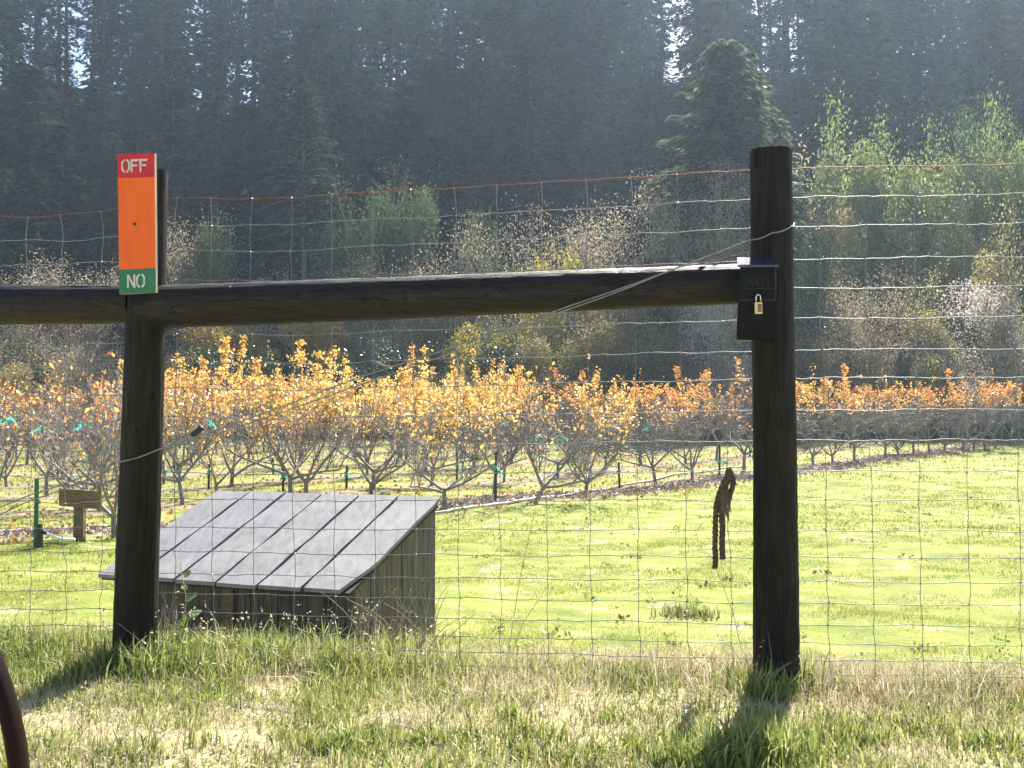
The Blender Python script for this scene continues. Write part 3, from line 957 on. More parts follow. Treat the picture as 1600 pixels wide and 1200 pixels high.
def fruit_leaves(shoots, seed, n, zlo, zpow, H, size=.066):
    rng = np.random.default_rng(seed)
    cand = []
    for q in shoots:
        for i in range(len(q) - 1):
            for k in range(6):
                t = rng.random()
                cand.append(np.array(q[i].lerp(q[i + 1], t)))
    cand = np.array(cand)
    z = cand[:, 2] / H
    wgt = np.clip((z - zlo) / (1 - zlo), 0.005, 1.3) ** zpow
    # leaves hang in clusters: whole twigs keep or lose them
    cl = vnoise(cand[:, 0] + cand[:, 2] * .7, cand[:, 1] + cand[:, 2] * .4, 2.6, seed)
    wgt = wgt * np.clip((cl - .38) * 4, .03, 1)
    wgt /= wgt.sum()
    i = rng.choice(len(cand), n, p=wgt)
    c = cand[i] + rng.normal(size=(n, 3)) * .05
    return leaf_quads(c, size, rng)

FT = []
for s in range(9):
    mb, sh = fruit_tree_mesh(100 + s, H=2.5 + .12 * (s % 4), spread=1.45 + .2 * (s % 4), fork=.3 + .12 * (s % 3))
    tm = mb.mesh('fruit_tree_trunk', M['bark'], True)
    FT.append((tm, {
        'full': arr_mesh('fruit_crown', fruit_leaves(sh, 200 + s, 1650, .28, 1.2, 2.7), 4, M['leaf_yellow']),
        'half': arr_mesh('fruit_crown', fruit_leaves(sh, 300 + s, 900, .45, 1.6, 2.7), 4, M['leaf_yellow']),
        'top': arr_mesh('fruit_crown', fruit_leaves(sh, 400 + s, 500, .58, 1.7, 2.7), 4, M['leaf_orange']),
        'sparse': arr_mesh('fruit_crown', fruit_leaves(sh, 500 + s, 150, .35, .9, 2.7, .08), 4, M['leaf_orange']),
    }))
LOOK = {'full': 'yellow leaved', 'half': 'yellow topped', 'top': 'orange topped', 'sparse': 'nearly bare'}
def to_px(p):
    q = Vector(p) - Vector((0, 0, CAM_H))
    f = Vector((0, cos(PITCH), sin(PITCH))); u = Vector((0, -sin(PITCH), cos(PITCH)))
    d = q.dot(f)
    return 800 + FPX * q.x / d, 600 - FPX * q.dot(u) / d
def fruit_tree(x, y, scale, kind, label, var=None, hz=1.0):
    tm, cr = FT[random.randrange(9) if var is None else var]
    t = thing('fruit_tree', label, 'fruit tree', (x, y, TZ(x, y)), 'fruit trees standing in the orchard rows')
    t.rotation_euler = (0, 0, random.uniform(0, 6.28))
    t.scale = (scale, scale, scale * hz)
    link('trunk', tm, t); link('crown', cr[kind], t)
    return t
# first row, where the photograph shows each tree
row1 = [(132, 806, 'sparse', 1.0, 'young fruit tree with a few yellow leaves nearest the green stake'),
        (178, 842, 'sparse', .82, 'dark trunked fruit tree close behind the leaning sign post'),
        (340, 772, 'full', .95, None), (478, 772, 'half', 1.12, 'spreading fruit tree with pale wide limbs right behind the shed roof'),
        (580, 775, 'half', 1.0, None), (694, 796, 'sparse', .92, 'small forked fruit tree just beyond the top corner of the shed roof'),
        (772, 772, 'half', .95, None), (915, 770, 'half', .95, None), (1025, 757, 'top', .95, None), (1082, 749, 'top', 1.0, None), (1162, 738, 'sparse', 1.15, 'thick trunked bare fruit tree close beside the mailbox post'),
        (1271, 724, 'top', 1.0, None), (1301, 722, 'top', .95, None), (1335, 721, 'top', 1.0, None), (1383, 714, 'top', .98, None), (1404, 712, 'top', .96, None), (1428, 710, 'top', 1.02, None), (1452, 708, 'top', 1.0, None), (1476, 706, 'top', 1.0, None),
        (1504, 705, 'top', 1.0, None), (1521, 702, 'top', 1.0, None), (1540, 701, 'top', 1.0, None), (1556, 699, 'top', 1.0, None), (1578, 697, 'top', 1.0, None), (1594, 696, 'top', 1.0, None)]
def leaning_tree():
    p = G(836, 786)
    t = fruit_tree(p.x, p.y, .95, 'sparse', 'nearly bare fruit tree leaning right over the pale hose')
    t.rotation_euler = (0, .38, 0.0)
leaning_tree()
k = 0
for px, py, kind, s, lab in row1:
    p = G(px, py); k += 1
    near = 'right of the mailbox post' if px > 1240 else 'between the two posts'
    if lab is None:
        kk = sum(1 for a in row1 if a[0] <= px and (a[0] > 1240) == (px > 1240) and a[0] > 250)
        lab = f'{LOOK[kind]} front row fruit tree, {ordinal(kk)} {"past the mailbox post" if px > 1240 else "from the sign post toward the mailbox"}'
    fruit_tree(p.x, p.y, s, kind, lab)
rowi = 0
for r in range(1, 13):
    ts = []
    sp_ = 2.4
    t = -30.0
    while t < 70:
        q = R0 + RN * (ROW * r) + RD * (t + (r % 2) * 1.3 + random.uniform(-.35, .35)) + RN * random.uniform(-.3, .3)
        t += sp_
        px, _ = to_px((q[0], q[1], 0)) if q[1] > 5 else (99999, 0)
        if q[1] < 12 or q[1] > 53.5: continue
        mrg = 1.6 * FPX / q[1]
        if px < -mrg or px > 1600 + mrg: continue
        if random.random() < .05: continue
        ts.append((px, q))
    ts.sort(key=lambda a: a[0])
    for i, (px, q) in enumerate(ts):
        if px < 200: kind = random.choice(('top', 'sparse', 'sparse', 'sparse'))
        elif px < 820: kind = random.choice(('full', 'full', 'half', 'top')) if r < 5 else random.choice(('full', 'half', 'top'))
        else: kind = random.choice(('top', 'top', 'half', 'sparse'))
        s = random.uniform(.84, 1.14) * (1.0 if px < 900 else .97)
        lab = f'{LOOK[kind]} fruit tree, {ordinal(i + 1)} from the left in the {ordinal(r + 1)} orchard row'
        fruit_tree(q[0], q[1], s, kind, lab, hz=random.uniform(.92, 1.16))

# stakes with teal tape
def stake(px, pyb, pyt, tape, label):
    b = G(px, pyb)
    t = thing('tree_stake', label, 'stake', b, 'orchard stakes with teal tape')
    h = top_z(pyt, b.y) - b.z
    mb = MB(); mb.tube([(0, 0, -.1), (random.uniform(-.02, .02), 0, h)], [.033, .028], 6, wob=.08); mb.build('post', M['stake'], t)
    z = top_z(tape, b.y) - b.z
    mb = MB()
    rr = random
    mb.tube([(0, 0, z - .03), (0, 0, z + .03)], .043, 8)
    for j in range(3):
        a = rr.uniform(-.1, .1)
        L_ = rr.uniform(.10, .22); sx = rr.choice((-1, 1)) * rr.uniform(.06, .14)
        p = [Vector((.03, -.04, z)), Vector((.03 + sx * .6, -.05, z - L_ * .35)), Vector((.03 + sx, -.04, z - L_))]
        mb.add([p[0] + Vector((0, 0, .02)), p[1] + Vector((0, 0, .03)), p[2] + Vector((.01, 0, .02)), p[2] - Vector((.01, 0, .02)), p[1] - Vector((0, 0, .02)), p[0] - Vector((0, 0, .02))], [(0, 1, 4, 5), (1, 2, 3, 4)])
    mb.build('tape', M['teal'], t)
for px, b_, t_, tp, lab in ((90, 750, 715, 727, 'stake with teal tape left of the leaning sign post'),
        (256, 758, 720, 733, 'first teal taped stake just right of the leaning sign post'), (272, 744, 706, 720, 'thin teal taped stake, second right of the leaning sign post'),
        (326, 765, 725, 737, 'dark stake with teal tape above the shed roof corner'),
        (427, 742, 715, 730, 'teal taped stake above the seam of the shed roof'), (442, 768, 730, 744, 'taller teal taped stake rising right above the shed roof'),
        (541, 764, 728, 740, 'teal taped stake beyond the middle right of the shed roof'), (714, 752, 708, 724, 'short teal taped stake beyond the small forked tree'),
        (774, 786, 705, 730, 'tall dark stake with long teal tape on the mulch bed, before the white hose'), (968, 763, 722, 735, 'teal taped stake midway along the pale hose'),
        (1124, 745, 695, 720, 'teal taped stake above the hanging rope')):
    stake(px, b_, t_, tp, lab)
def ribbon(px, py, Y, label):
    c = W(px, py, Y)
    mb = MB()
    for j in range(4):
        a = random.uniform(-.16, .16); 
        p = [Vector((0, 0, 0)), Vector((a * .6, 0, -.02 + random.uniform(-.04, .05))), Vector((a * 1.3, random.uniform(-.03, .03), -.05 + random.uniform(-.08, .05)))]
        mb.add([p[0] + Vector((0, 0, .02)), p[1] + Vector((0, 0, .025)), p[2] + Vector((0, 0, .015)), p[2] - Vector((0, 0, .02)), p[1] - Vector((0, 0, .02)), p[0] - Vector((0, 0, .02))], [(0, 1, 4, 5), (1, 2, 3, 4)])
    mb.tube([(-.02, 0, 0), (.02, 0, 0)], .022, 6)
    o = mb.build('marking_ribbon', M['teal'], None, loc=c)
    tag(o, label, 'ribbon', 'teal ribbons tied in the fruit trees')
for px, py, Y, lab in ((8, 656, 17, 'big teal ribbon in the branches at the picture edge'), (66, 668, 18, 'teal ribbon tied in branches above the green stake'), (130, 664, 18.5, 'teal ribbon in bare branches above the brown signboard'),
        (325, 660, 22, 'small teal ribbon among yellow leaves right of the leaning post'), (842, 686, 26, 'wide teal ribbon on a bare limb in the orchard middle'), (874, 682, 26, 'drooping teal ribbon beside the wide one'),
        (1015, 667, 29, 'teal ribbon under orange leaves, halfway to the mailbox post'), (762, 668, 25, 'teal ribbon on the limb above the tall taped stake'), (792, 661, 25.5, 'faint teal ribbon high in the twigs above the tall taped stake')):
    ribbon(px, py, Y, lab)
# a grey bird box like tube in the branches beside the leaning post
c = W(309, 675, 21)
mb = MB(); mb.tube([W(301, 681, 21), W(314, 669, 21)], [.065, .06], 10); mb.tube([W(313, 670, 21), W(316, 667, 21)], [.07, .068], 10)
o = local(mb, c).build('tree_guard', M['blackplastic'], None, True); o.location = c
tag(o, 'dark plastic tube caught in the branches right of the leaning post', 'tree guard')

# ------------------------------------------------------------------ conifers
def conifer_meshes(seed, H, R, base, m, dens=1.0, card=.42, bark='conbark', sparse=1.0, trunk_r=.32, power=.8, lean=0.0):
    rr = random.Random(seed); rng = np.random.default_rng(seed)
    mb = MB()
    pts = []; 
    n = 9
    for i in range(n + 1):
        t = i / n
        pts.append(Vector((lean * t * H + .12 * sin(3 * t + seed), .12 * sin(4 * t + 2 * seed), -1.0 + t * (H * .97 + 1.0))))
    mb.tube(pts, [max(.03, trunk_r * (1 - .93 * i / n)) for i in range(n + 1)], 7)
    cards = []
    z = base * H
    while z < H * .985:
        t = (z - base * H) / (H * (1 - base))
        L0 = R * (1 - t) ** power + .25
        nb_ = rr.choice((4, 5, 6)) if rr.random() < sparse else rr.choice((1, 2))
        a0 = rr.uniform(0, 6.28)
        for k in range(nb_):
            a = a0 + 2 * pi * k / nb_ + rr.uniform(-.35, .35)
            L_ = L0 * rr.uniform(.55, 1.12)
            rise = rr.uniform(-.05, .35) * (1 - t) * .6 + .45 * t
            droop = rr.uniform(.25, .55) * (1 - .6 * t)
            dx, dy = cos(a), sin(a)
            bp = []
            for q in range(6):
                s = q / 5
                bp.append(Vector((dx * L_ * s, dy * L_ * s, z + L_ * (rise * s - droop * s * s))))
            if L_ > 1.2:
                mb.tube([p + Vector((lean * z, 0, 0)) for p in bp[:5]], [.05, .04, .03, .02, .012], 3, cap=False)
            m_ = max(3, int(L_ / .30 * dens))
            s = rng.uniform(.12, 1.05, m_ * 3)
            lat = rng.normal(size=m_ * 3) * .16 * L_ * (1.15 - s) * 1.0
            cx = dx * L_ * s - dy * lat; cy_ = dy * L_ * s + dx * lat
            cz = z + L_ * (rise * s - droop * s * s) - np.abs(lat) * .25 - rng.uniform(0, .28, m_ * 3)
            cards.append(np.stack([cx + lean * z, cy_, cz, np.full(m_ * 3, a)], 1))
        z += rr.uniform(.32, .62) * (1 + .4 * (1 - t)) / max(.6, dens)
    cd = np.concatenate(cards)
    n_ = len(cd)
    a = cd[:, 3] + rng.normal(size=n_) * .6
    ax = np.stack([np.cos(a), np.sin(a), -rng.uniform(.1, .75, n_)], 1); ax /= np.linalg.norm(ax, axis=1)[:, None]
    sd_ = np.stack([-np.sin(a), np.cos(a), rng.normal(size=n_) * .45], 1); sd_ /= np.linalg.norm(sd_, axis=1)[:, None]
    s = card * rng.uniform(.6, 1.35, n_)[:, None]
    c = cd[:, :3]
    v = np.stack([c - ax * s * .55, c + sd_ * s * .27, c + ax * s * .75, c - sd_ * s * .27], 1).reshape(-1, 3)
    return mb.mesh('conifer_trunk', M[bark], True), arr_mesh('conifer_crown', v, 4, m)

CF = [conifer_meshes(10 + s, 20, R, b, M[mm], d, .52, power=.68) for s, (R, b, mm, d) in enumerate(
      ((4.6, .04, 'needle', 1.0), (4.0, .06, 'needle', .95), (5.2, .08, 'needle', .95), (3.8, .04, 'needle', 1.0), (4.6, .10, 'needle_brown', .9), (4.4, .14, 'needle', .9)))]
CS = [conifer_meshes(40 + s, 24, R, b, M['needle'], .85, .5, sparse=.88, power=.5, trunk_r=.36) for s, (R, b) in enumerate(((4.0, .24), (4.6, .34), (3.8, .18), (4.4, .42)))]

def conifer(x, y, h, label, meshes, H0=20, wd=1.0, name='conifer_tree', group='dark conifers on the hillside', cat='conifer'):
    t = thing(name, label, cat, (x, y, TZ(x, y)), group)
    s = h / H0
    t.scale = (s * wd, s * wd, s)
    t.rotation_euler = (radians(random.uniform(-1.5, 1.5)), radians(random.uniform(-1.5, 1.5)), random.uniform(0, 6.28))
    link('trunk', meshes[0], t); link('crown', meshes[1], t)
    return t

RANKS = [  # depth, spacing, height range, meshes, name of the rank
    (77, 3.6, (12, 20), CF, 'front'),
    (84, 3.8, (16, 23), CF, 'second'),
    (92, 4.0, (18, 25), CF, 'third'),
    (101, 4.2, (19, 26), CF, 'fourth'),
    (111, 4.4, (16, 24), CF, 'fifth'),
    (117, 2.8, (6, 11), CF, 'low front of the ridge'),
    (121, 4.2, (17, 24), CS + CS + CF[:1], 'ridge'),
    (131, 3.9, (17, 25), CS, 'rear ridge'),
    (142, 4.6, (20, 26), CS, 'far ridge'),
]
for Y0, spc, hr, ms, rn in RANKS:
    lst = []
    x = -.50 * Y0 - 4
    while x < .50 * Y0 + 4:
        yy = Y0 + random.uniform(-3.5, 3.5)
        lst.append((x + random.uniform(-1.6, 1.6), yy)); x += spc * random.uniform(.75, 1.25)
    lst.sort(key=lambda q: q[0] / q[1])
    for i, (x, y) in enumerate(lst):
        h = random.uniform(*hr)
        px = 800 + FPX * x / y
        gap = any(a < px < b for a, b in ((-20, 240), (310, 400), (670, 760), (960, 1110), (1180, 1280), (1430, 1520)))
        if gap: h *= {'third': .72, 'fourth': .55, 'fifth': .5}.get(rn, 1)      # lower trees where the sky shows through the ridge trees
        if rn == 'front' and px > 900: h *= .62
        if rn == 'second' and px > 980: h *= .8
        m_ = random.choice(ms)
        H0 = 24 if m_ in CS else 20
        if rn in ('ridge', 'rear ridge', 'far ridge'):
            lab = f'thin crowned conifer on the {rn} against the sky, {ordinal(i + 1)} from the left'
        else:
            lab = f'dark conifer in the {rn} rank up the shaded hillside, {ordinal(i + 1)} from the left' if 'low' not in rn else f'low young conifer filling the ridge foot, {ordinal(i + 1)} from the left'
        conifer(x, y, h, lab, m_, H0, random.uniform(.9, 1.4))

# the one fir that shows a bare pale trunk, and the big lit fir with its companion
def at_px(px, Y): return W(px, 655, Y).x
bt = conifer_meshes(70, 20, 4.6, .5, M['needle'], 1.5, bark='palebark', trunk_r=.34)
conifer(at_px(482, 73), 73, top_z(110, 73) - TZ(at_px(482, 73), 73), 'tall fir with a long pale bare lower trunk above the rail', bt, 20, .85)
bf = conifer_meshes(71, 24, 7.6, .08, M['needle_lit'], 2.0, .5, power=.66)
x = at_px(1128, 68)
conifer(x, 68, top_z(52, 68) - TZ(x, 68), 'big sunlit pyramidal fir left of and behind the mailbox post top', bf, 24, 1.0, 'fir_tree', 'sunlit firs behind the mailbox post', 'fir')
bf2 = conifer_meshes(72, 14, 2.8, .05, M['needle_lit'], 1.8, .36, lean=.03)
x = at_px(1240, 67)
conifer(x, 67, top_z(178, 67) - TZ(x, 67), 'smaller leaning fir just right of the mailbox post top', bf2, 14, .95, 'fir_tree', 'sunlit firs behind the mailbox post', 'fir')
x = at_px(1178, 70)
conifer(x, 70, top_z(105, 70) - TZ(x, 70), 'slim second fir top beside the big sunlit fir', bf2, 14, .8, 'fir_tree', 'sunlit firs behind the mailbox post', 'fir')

# ------------------------------------------------------------------ broadleaf trees and shrubs along the forest edge
def shrub_meshes(seed, H, R, nleaf, leaf, m, twigs=1.0, twigm='twig', lobes=9, shape='dome', low=.12, inner=.35):
    rr = random.Random(seed); rng = np.random.default_rng(seed)
    mb = MB(); tips = []
    ns = rr.randint(4, 7)
    for i in range(ns):
        a = 2 * pi * i / ns + rr.uniform(-.4, .4); t0 = rr.uniform(.05, .5) * min(1, R / H * 1.6)
        q, d = limb(mb, (rr.uniform(-.3, .3), rr.uniform(-.3, .3), -.3), (cos(a) * sin(t0), sin(a) * sin(t0), cos(t0)), H * rr.uniform(.6, .92), .10 * H / 8, .025, 6, 5, .10, .03, rr)
        for k in range(int(7 * twigs)):
            st = q[rr.randint(1, 6)]
            a2 = a + rr.uniform(-1.8, 1.8); t2 = rr.uniform(.3, 1.2)
            q2, _ = limb(mb, st, (cos(a2) * sin(t2), sin(a2) * sin(t2), cos(t2)), H * rr.uniform(.16, .36), .035, .014, 4, 3, .16, .06, rr)
            for g_ in range(int(6 * twigs)):
                s3 = q2[rr.randint(1, 4)]; a3 = rr.uniform(0, 6.28); t3 = rr.uniform(.1, 1.1)
                q3, _ = limb(mb, s3, (cos(a3) * sin(t3), sin(a3) * sin(t3), cos(t3)), H * rr.uniform(.07, .18), .016, .007, 3, 3, .2, .05, rr)
                tips.append(q3[-1]); tips.append(q3[1])
    # leaf clumps round the twig tips, kept inside an uneven crown
    tp = np.array([tuple(p) for p in tips])
    k = rng.integers(0, len(tp), nleaf)
    c = tp[k] + rng.normal(size=(nleaf, 3)) * np.array([R * .13, R * .13, H * .05])
    if shape == 'full':
        lob = np.stack([rng.normal(size=lobes) * R * .42, rng.normal(size=lobes) * R * .42, rng.uniform(low, .88, lobes) * H], 1)
        n2 = nleaf
        kk = rng.integers(0, lobes, n2)
        dd = rng.normal(size=(n2, 3)); dd /= np.linalg.norm(dd, axis=1)[:, None]
        rad = rng.uniform(.45, 1.05, n2)[:, None]
        c2 = lob[kk] + dd * rad * np.array([R * .42, R * .42, H * .15])
        c = np.concatenate([c[: nleaf // 4], c2])
    c[:, 2] = np.maximum(c[:, 2], .1)
    allp = np.concatenate([np.array(mb.v), c])
    top = np.percentile(c[:, 2], 99.5) if nleaf > 1000 else np.percentile(allp[:, 2], 99.5)
    rad = np.percentile(np.hypot(allp[:, 0], allp[:, 1]), 97)
    k_ = np.array([R / rad, R / rad, H / top])
    mb.v = [tuple(np.array(p) * k_) for p in mb.v]
    return mb.mesh('shrub_stems', M[twigm], False), arr_mesh('shrub_crown', leaf_quads(c * k_, leaf, rng), 4, M[m])

SH = {
    'bare':   [shrub_meshes(400 + i, 8, 3.2, 15000, .075, 'leaf_bare', 1.3) for i in range(3)],
    'white':  [shrub_meshes(410, 8, 3.0, 900, .09, 'leaf_bare', 1.2, 'paletwig')],
    'olive':  [shrub_meshes(420 + i, 8, 3.4, 15000, .10, 'leaf_olive', 1.1, shape='full') for i in range(3)],
    'ochre':  [shrub_meshes(430, 6, 3.6, 11000, .105, 'leaf_ochre', 1.0, shape='full', low=.2)],
    'lemon':  [shrub_meshes(440, 6, 2.8, 7500, .105, 'leaf_lemon', .9, shape='full', low=.3)],
    'dark':   [shrub_meshes(450 + i, 8, 3.0, 10000, .14, 'leaf_dark', .8, shape='full', lobes=14, low=.08) for i in range(2)],
    'green':  [shrub_meshes(460 + i, 9, 2.6, 15000, .11, 'leaf_green', 1.0, shape='full', lobes=14) for i in range(2)],
    'bright': [shrub_meshes(470 + i, 10, 2.7, 20000, .125, 'leaf_bright', .9, shape='full', lobes=14, low=.2) for i in range(3)],
    'pink':   [shrub_meshes(480 + i, 7, 3.2, 10000, .085, 'leaf_pink', 1.1, shape='full', lobes=12) for i in range(2)],
}
SHH = {'bare': 8, 'white': 8, 'olive': 8, 'ochre': 6, 'lemon': 6, 'dark': 8, 'green': 9, 'bright': 10, 'pink': 7}
SHR = {'bare': 3.2, 'white': 3.0, 'olive': 3.4, 'ochre': 3.6, 'lemon': 2.8, 'dark': 3.0, 'green': 2.6, 'bright': 2.7, 'pink': 3.2}
SHN = {'bare': ('bare_shrub', 'shrub'), 'white': ('bare_shrub', 'shrub'), 'olive': ('olive_shrub', 'shrub'), 'ochre': ('ochre_shrub', 'shrub'), 'lemon': ('yellow_shrub', 'shrub'),
       'dark': ('evergreen_shrub', 'shrub'), 'green': ('green_tree', 'tree'), 'bright': ('leafy_tree', 'tree'), 'pink': ('pinkish_shrub', 'shrub')}
def shrub(px, top, wpx, kind, Y, label):
    x = at_px(px, Y); zb = TZ(x, Y)
    h = top_z(top, Y) - zb
    ms = random.choice(SH[kind])
    nm, cat = SHN[kind]
    t = thing(nm, label, cat, (x, Y, zb), 'trees and shrubs along the forest edge')
    sx = wpx / FPX * Y / 2 / SHR[kind]
    t.scale = (sx, sx, h / SHH[kind])
    t.rotation_euler = (0, 0, random.uniform(0, 6.28))
    link('stems' if cat == 'shrub' else 'trunk', ms[0], t); link('crown', ms[1], t)
EDGE = [
    (40, 415, 190, 'bare', 66, 'grey leafless shrub at the picture edge beyond the short rail'),
    (115, 405, 180, 'bare', 65, 'grey leafless shrub above the short rail, left of the sign'),
    (75, 545, 110, 'dark', 60, 'dark evergreen bush under the short rail'),
    (155, 500, 130, 'white', 59, 'whitish bare shrub directly left of the leaning post'),
    (10, 500, 150, 'bare', 62, 'leafless bush under the short rail at the picture edge'),
    (300, 340, 160, 'bare', 68, 'greyish thin shrub just right of the sign'),
    (325, 350, 90, 'green', 67, 'small green tree above the rail right of the sign'),
    (345, 508, 210, 'ochre', 60, 'broad ochre bush below the rail beside the leaning post'),
    (480, 498, 170, 'ochre', 61, 'second ochre bush below the rail, right of the broad one'),
    (400, 430, 150, 'bare', 64, 'low grey shrub above the rail, left of the pale fir trunk'),
    (560, 292, 150, 'green', 68, 'tall slender green tree rising above the wire, right of the pale trunk'),
    (652, 292, 120, 'green', 69, 'slender green tree, second right of the pale fir trunk'),
    (745, 335, 70, 'green', 67, 'small bright green tree top above the rail middle'),
    (520, 420, 120, 'bare', 64, 'grey twiggy shrub in front of the tall slender green tree'),
    (620, 400, 170, 'bare', 64, 'wide grey bare shrub above the rail, below the two green trees'),
    (700, 360, 180, 'bare', 65, 'grey bare shrub above the rail, left of the small bright green top'),
    (790, 355, 180, 'white', 64, 'pale many stemmed bare shrub above the middle of the rail'),
    (590, 515, 150, 'bare', 62, 'purplish bare bush below the rail, left of the lemon bush'),
    (735, 505, 130, 'lemon', 60, 'lemon yellow bush below the rail where the brace wires cross'),
    (640, 560, 90, 'olive', 58, 'low olive bush left of the lemon bush'),
    (852, 385, 110, 'lemon', 62, 'shrub with yellow leaves showing just above the rail'),
    (830, 500, 150, 'olive', 60, 'grey olive bush right of the lemon bush'),
    (885, 318, 190, 'bare', 66, 'tall olive grey shrub above the rail, left of the big fir'),
    (960, 312, 200, 'bare', 65, 'tall twiggy shrub at the foot of the big fir'),
    (930, 470, 210, 'olive', 60, 'dull olive bush below the rail, before the mailbox'),
    (1020, 505, 150, 'bare', 60, 'dark twiggy bush below the rail near the mailbox'),
    (1085, 290, 180, 'bare', 64, 'wide grey shrub crown below the big fir'),
    (1140, 272, 160, 'bare', 63, 'grey brown shrub touching the top wire beside the mailbox post'),
    (1130, 455, 150, 'pink', 58, 'pale pinkish glittering bush below the mailbox'),
    (1240, 330, 140, 'bare', 64, 'thin shrub showing behind the mailbox post'),
    (1300, 268, 220, 'olive', 62, 'broad olive brown shrub right of the mailbox post'),
    (1400, 275, 230, 'olive', 63, 'broad olive shrub below the bright green trees'),
    (1500, 290, 200, 'olive', 62, 'olive shrub, second from the picture edge on the right'),
    (1270, 365, 130, 'dark', 60, 'dark ivy covered bush right of the mailbox'),
    (1570, 330, 150, 'olive', 60, 'yellowish olive shrub at the right picture edge'),
    (1360, 420, 150, 'bare', 60, 'leafless shrub in shade right of the dark ivy covered bush'),
    (1300, 470, 150, 'bare', 58.5, 'grey thicket bush low behind the wires right of the post'),
    (1440, 440, 170, 'olive', 58.5, 'brown olive bush in the middle of the right hand wires'),
    (1560, 440, 190, 'pink', 58, 'big pinkish glittering bush at the right picture edge'),
    (1480, 520, 130, 'pink', 57.5, 'smaller pinkish bush left of the big one'),
    (1420, 535, 60, 'dark', 57.5, 'small dark green bush above the far orange trees'),
    (1355, 185, 150, 'bright', 66, 'bright backlit green tree, tallest right of the mailbox post'),
    (1425, 215, 130, 'bright', 66, 'bright green tree overlapping the tallest one'),
    (1475, 212, 110, 'bright', 65, 'bright green tree top, third right of the mailbox post'),
    (1545, 168, 120, 'green', 68, 'mid green tree rising behind the bright ones'),
    (1602, 185, 130, 'bright', 63, 'bright green tree cut by the right picture edge'),
]
for px, top, wpx, kind, Y, lab in EDGE:      # the low bushes stand clear of the tall ones, so the sun reaches them
    if px > 800 and Y <= 60: Y -= 3
    elif px > 1230 and Y >= 62: Y += 6
    shrub(px, top, wpx, kind, Y, lab)
for i in range(17):
    shrub(20 + i * 97 + random.uniform(-25, 25), random.uniform(535, 580), random.uniform(110, 190), random.choice(('bare', 'bare', 'olive', 'dark')), random.uniform(55.8, 57.5),
          f'low thicket bush behind the orchard, {ordinal(i + 1)} from the left along the forest foot')

# ------------------------------------------------------------------ grass, leaves, mulch
def blades(x, y, h, wd, rng, lean=.45, tri=False, sink=.01):
    n = len(x)
    z = tz(x, y) - sink
    a = rng.uniform(0, 2 * pi, n); f = rng.uniform(0, 2 * pi, n)
    b = np.stack([x, y, z], 1)
    s = np.stack([np.cos(a), np.sin(a), np.zeros(n)], 1) * (wd / 2)[:, None]
    ln = np.abs(rng.normal(size=n)) * lean * h
    d = np.stack([np.cos(f) * ln, np.sin(f) * ln, np.zeros(n)], 1)
    up = np.stack([np.zeros(n), np.zeros(n), h], 1)
    if tri:
        v = np.stack([b - s, b + s, b + up * .95 + d], 1)
        return v.reshape(-1, 3), (np.arange(n * 3).reshape(n, 3))
    m1 = b + up * .55 + d * .28
    tip = b + up * (1 - .25 * np.minimum(1, ln / (h + 1e-6)))[:, None] + d
    v = np.stack([b - s, b + s, m1 - s * .8, m1 + s * .8, tip], 1).reshape(-1, 3)
    o = np.arange(n)[:, None] * 5
    f_ = np.concatenate([o + [0, 1, 3], o + [0, 3, 2], o + [2, 3, 4]], 0)
    return v, f_

def field_pts(n, y0, y1, rng, pw=1.0, m=.5):
    """random points in the part of the ground that the camera can see between two depths"""
    u = rng.random(n)
    y = np.sqrt(y0 ** 2 + u ** pw * (y1 ** 2 - y0 ** 2))
    x = (rng.random(n) * 2 - 1) * (.485 * y + m)
    return x, y

def in_shed(x, y, pad=.0):
    dx, dy = x - S0.x, y - S0.y
    a = dx * SA.x + dy * SA.y; b = dx * SB.x + dy * SB.y
    return (a > .01 - pad) & (a < 1.72 + pad) & (b > .08 - pad) & (b < 1.08 + pad)
def near_posts(x, y):
    return ((x - RPb.x) ** 2 + (y - RPb.y) ** 2 < .0085) | ((x - LPb.x) ** 2 + (y - LPb.y) ** 2 < .0085)

rng = np.random.default_rng(5)
# verge: green and dry blades mixed, tall along the fence line and by the shed
x, y = field_pts(110000, 3.1, 5.9, rng)
u = y + .16 * x
tall = np.exp(-((u - 4.95) / .38) ** 2)
lefty = np.clip((.2 - x) / 1.2, 0, 1)
gr = vnoise(x, y, 3.2, 1) * .6 + vnoise(x, y, 9, 2) * .4
keep = rng.random(len(x)) < np.clip(.16 + 2.0 * (gr - .44) + .5 * tall * lefty, .04, 1) * np.clip((6.0 - u) / .5, 0.05, 1)
keep &= ~in_shed(x, y) & ~near_posts(x, y)
xg, yg, tg, lg = x[keep], y[keep], tall[keep], lefty[keep]
h = (.03 + .05 * rng.random(len(xg)) + tg * rng.random(len(xg)) ** 1.4 * (.08 + .08 * lg)) * (.7 + .7 * vnoise(xg, yg, 4, 3))
v, f = blades(xg, yg, h, .0035 + .0045 * rng.random(len(xg)), rng, .6)
stuff(link('verge_grass', idx_mesh('verge_grass', v, f, M['grass'])))
x, y = field_pts(130000, 3.1, 6.6, rng)
u = y + .16 * x
tall = np.exp(-((u - 5.0) / .40) ** 2)
gr = vnoise(x, y, 2.6, 6) * .6 + vnoise(x, y, 8, 7) * .4
righty = np.clip((x + .6) / 1.2, 0, 1)
keep = rng.random(len(x)) < np.clip(.45 + 1.2 * (gr - .42) + .35 * tall * righty, .12, 1) * np.clip((6.3 - u) / .7, 0.0, 1)
keep &= ~in_shed(x, y) & ~near_posts(x, y)
xg, yg, tg, rg = x[keep], y[keep], tall[keep], righty[keep]
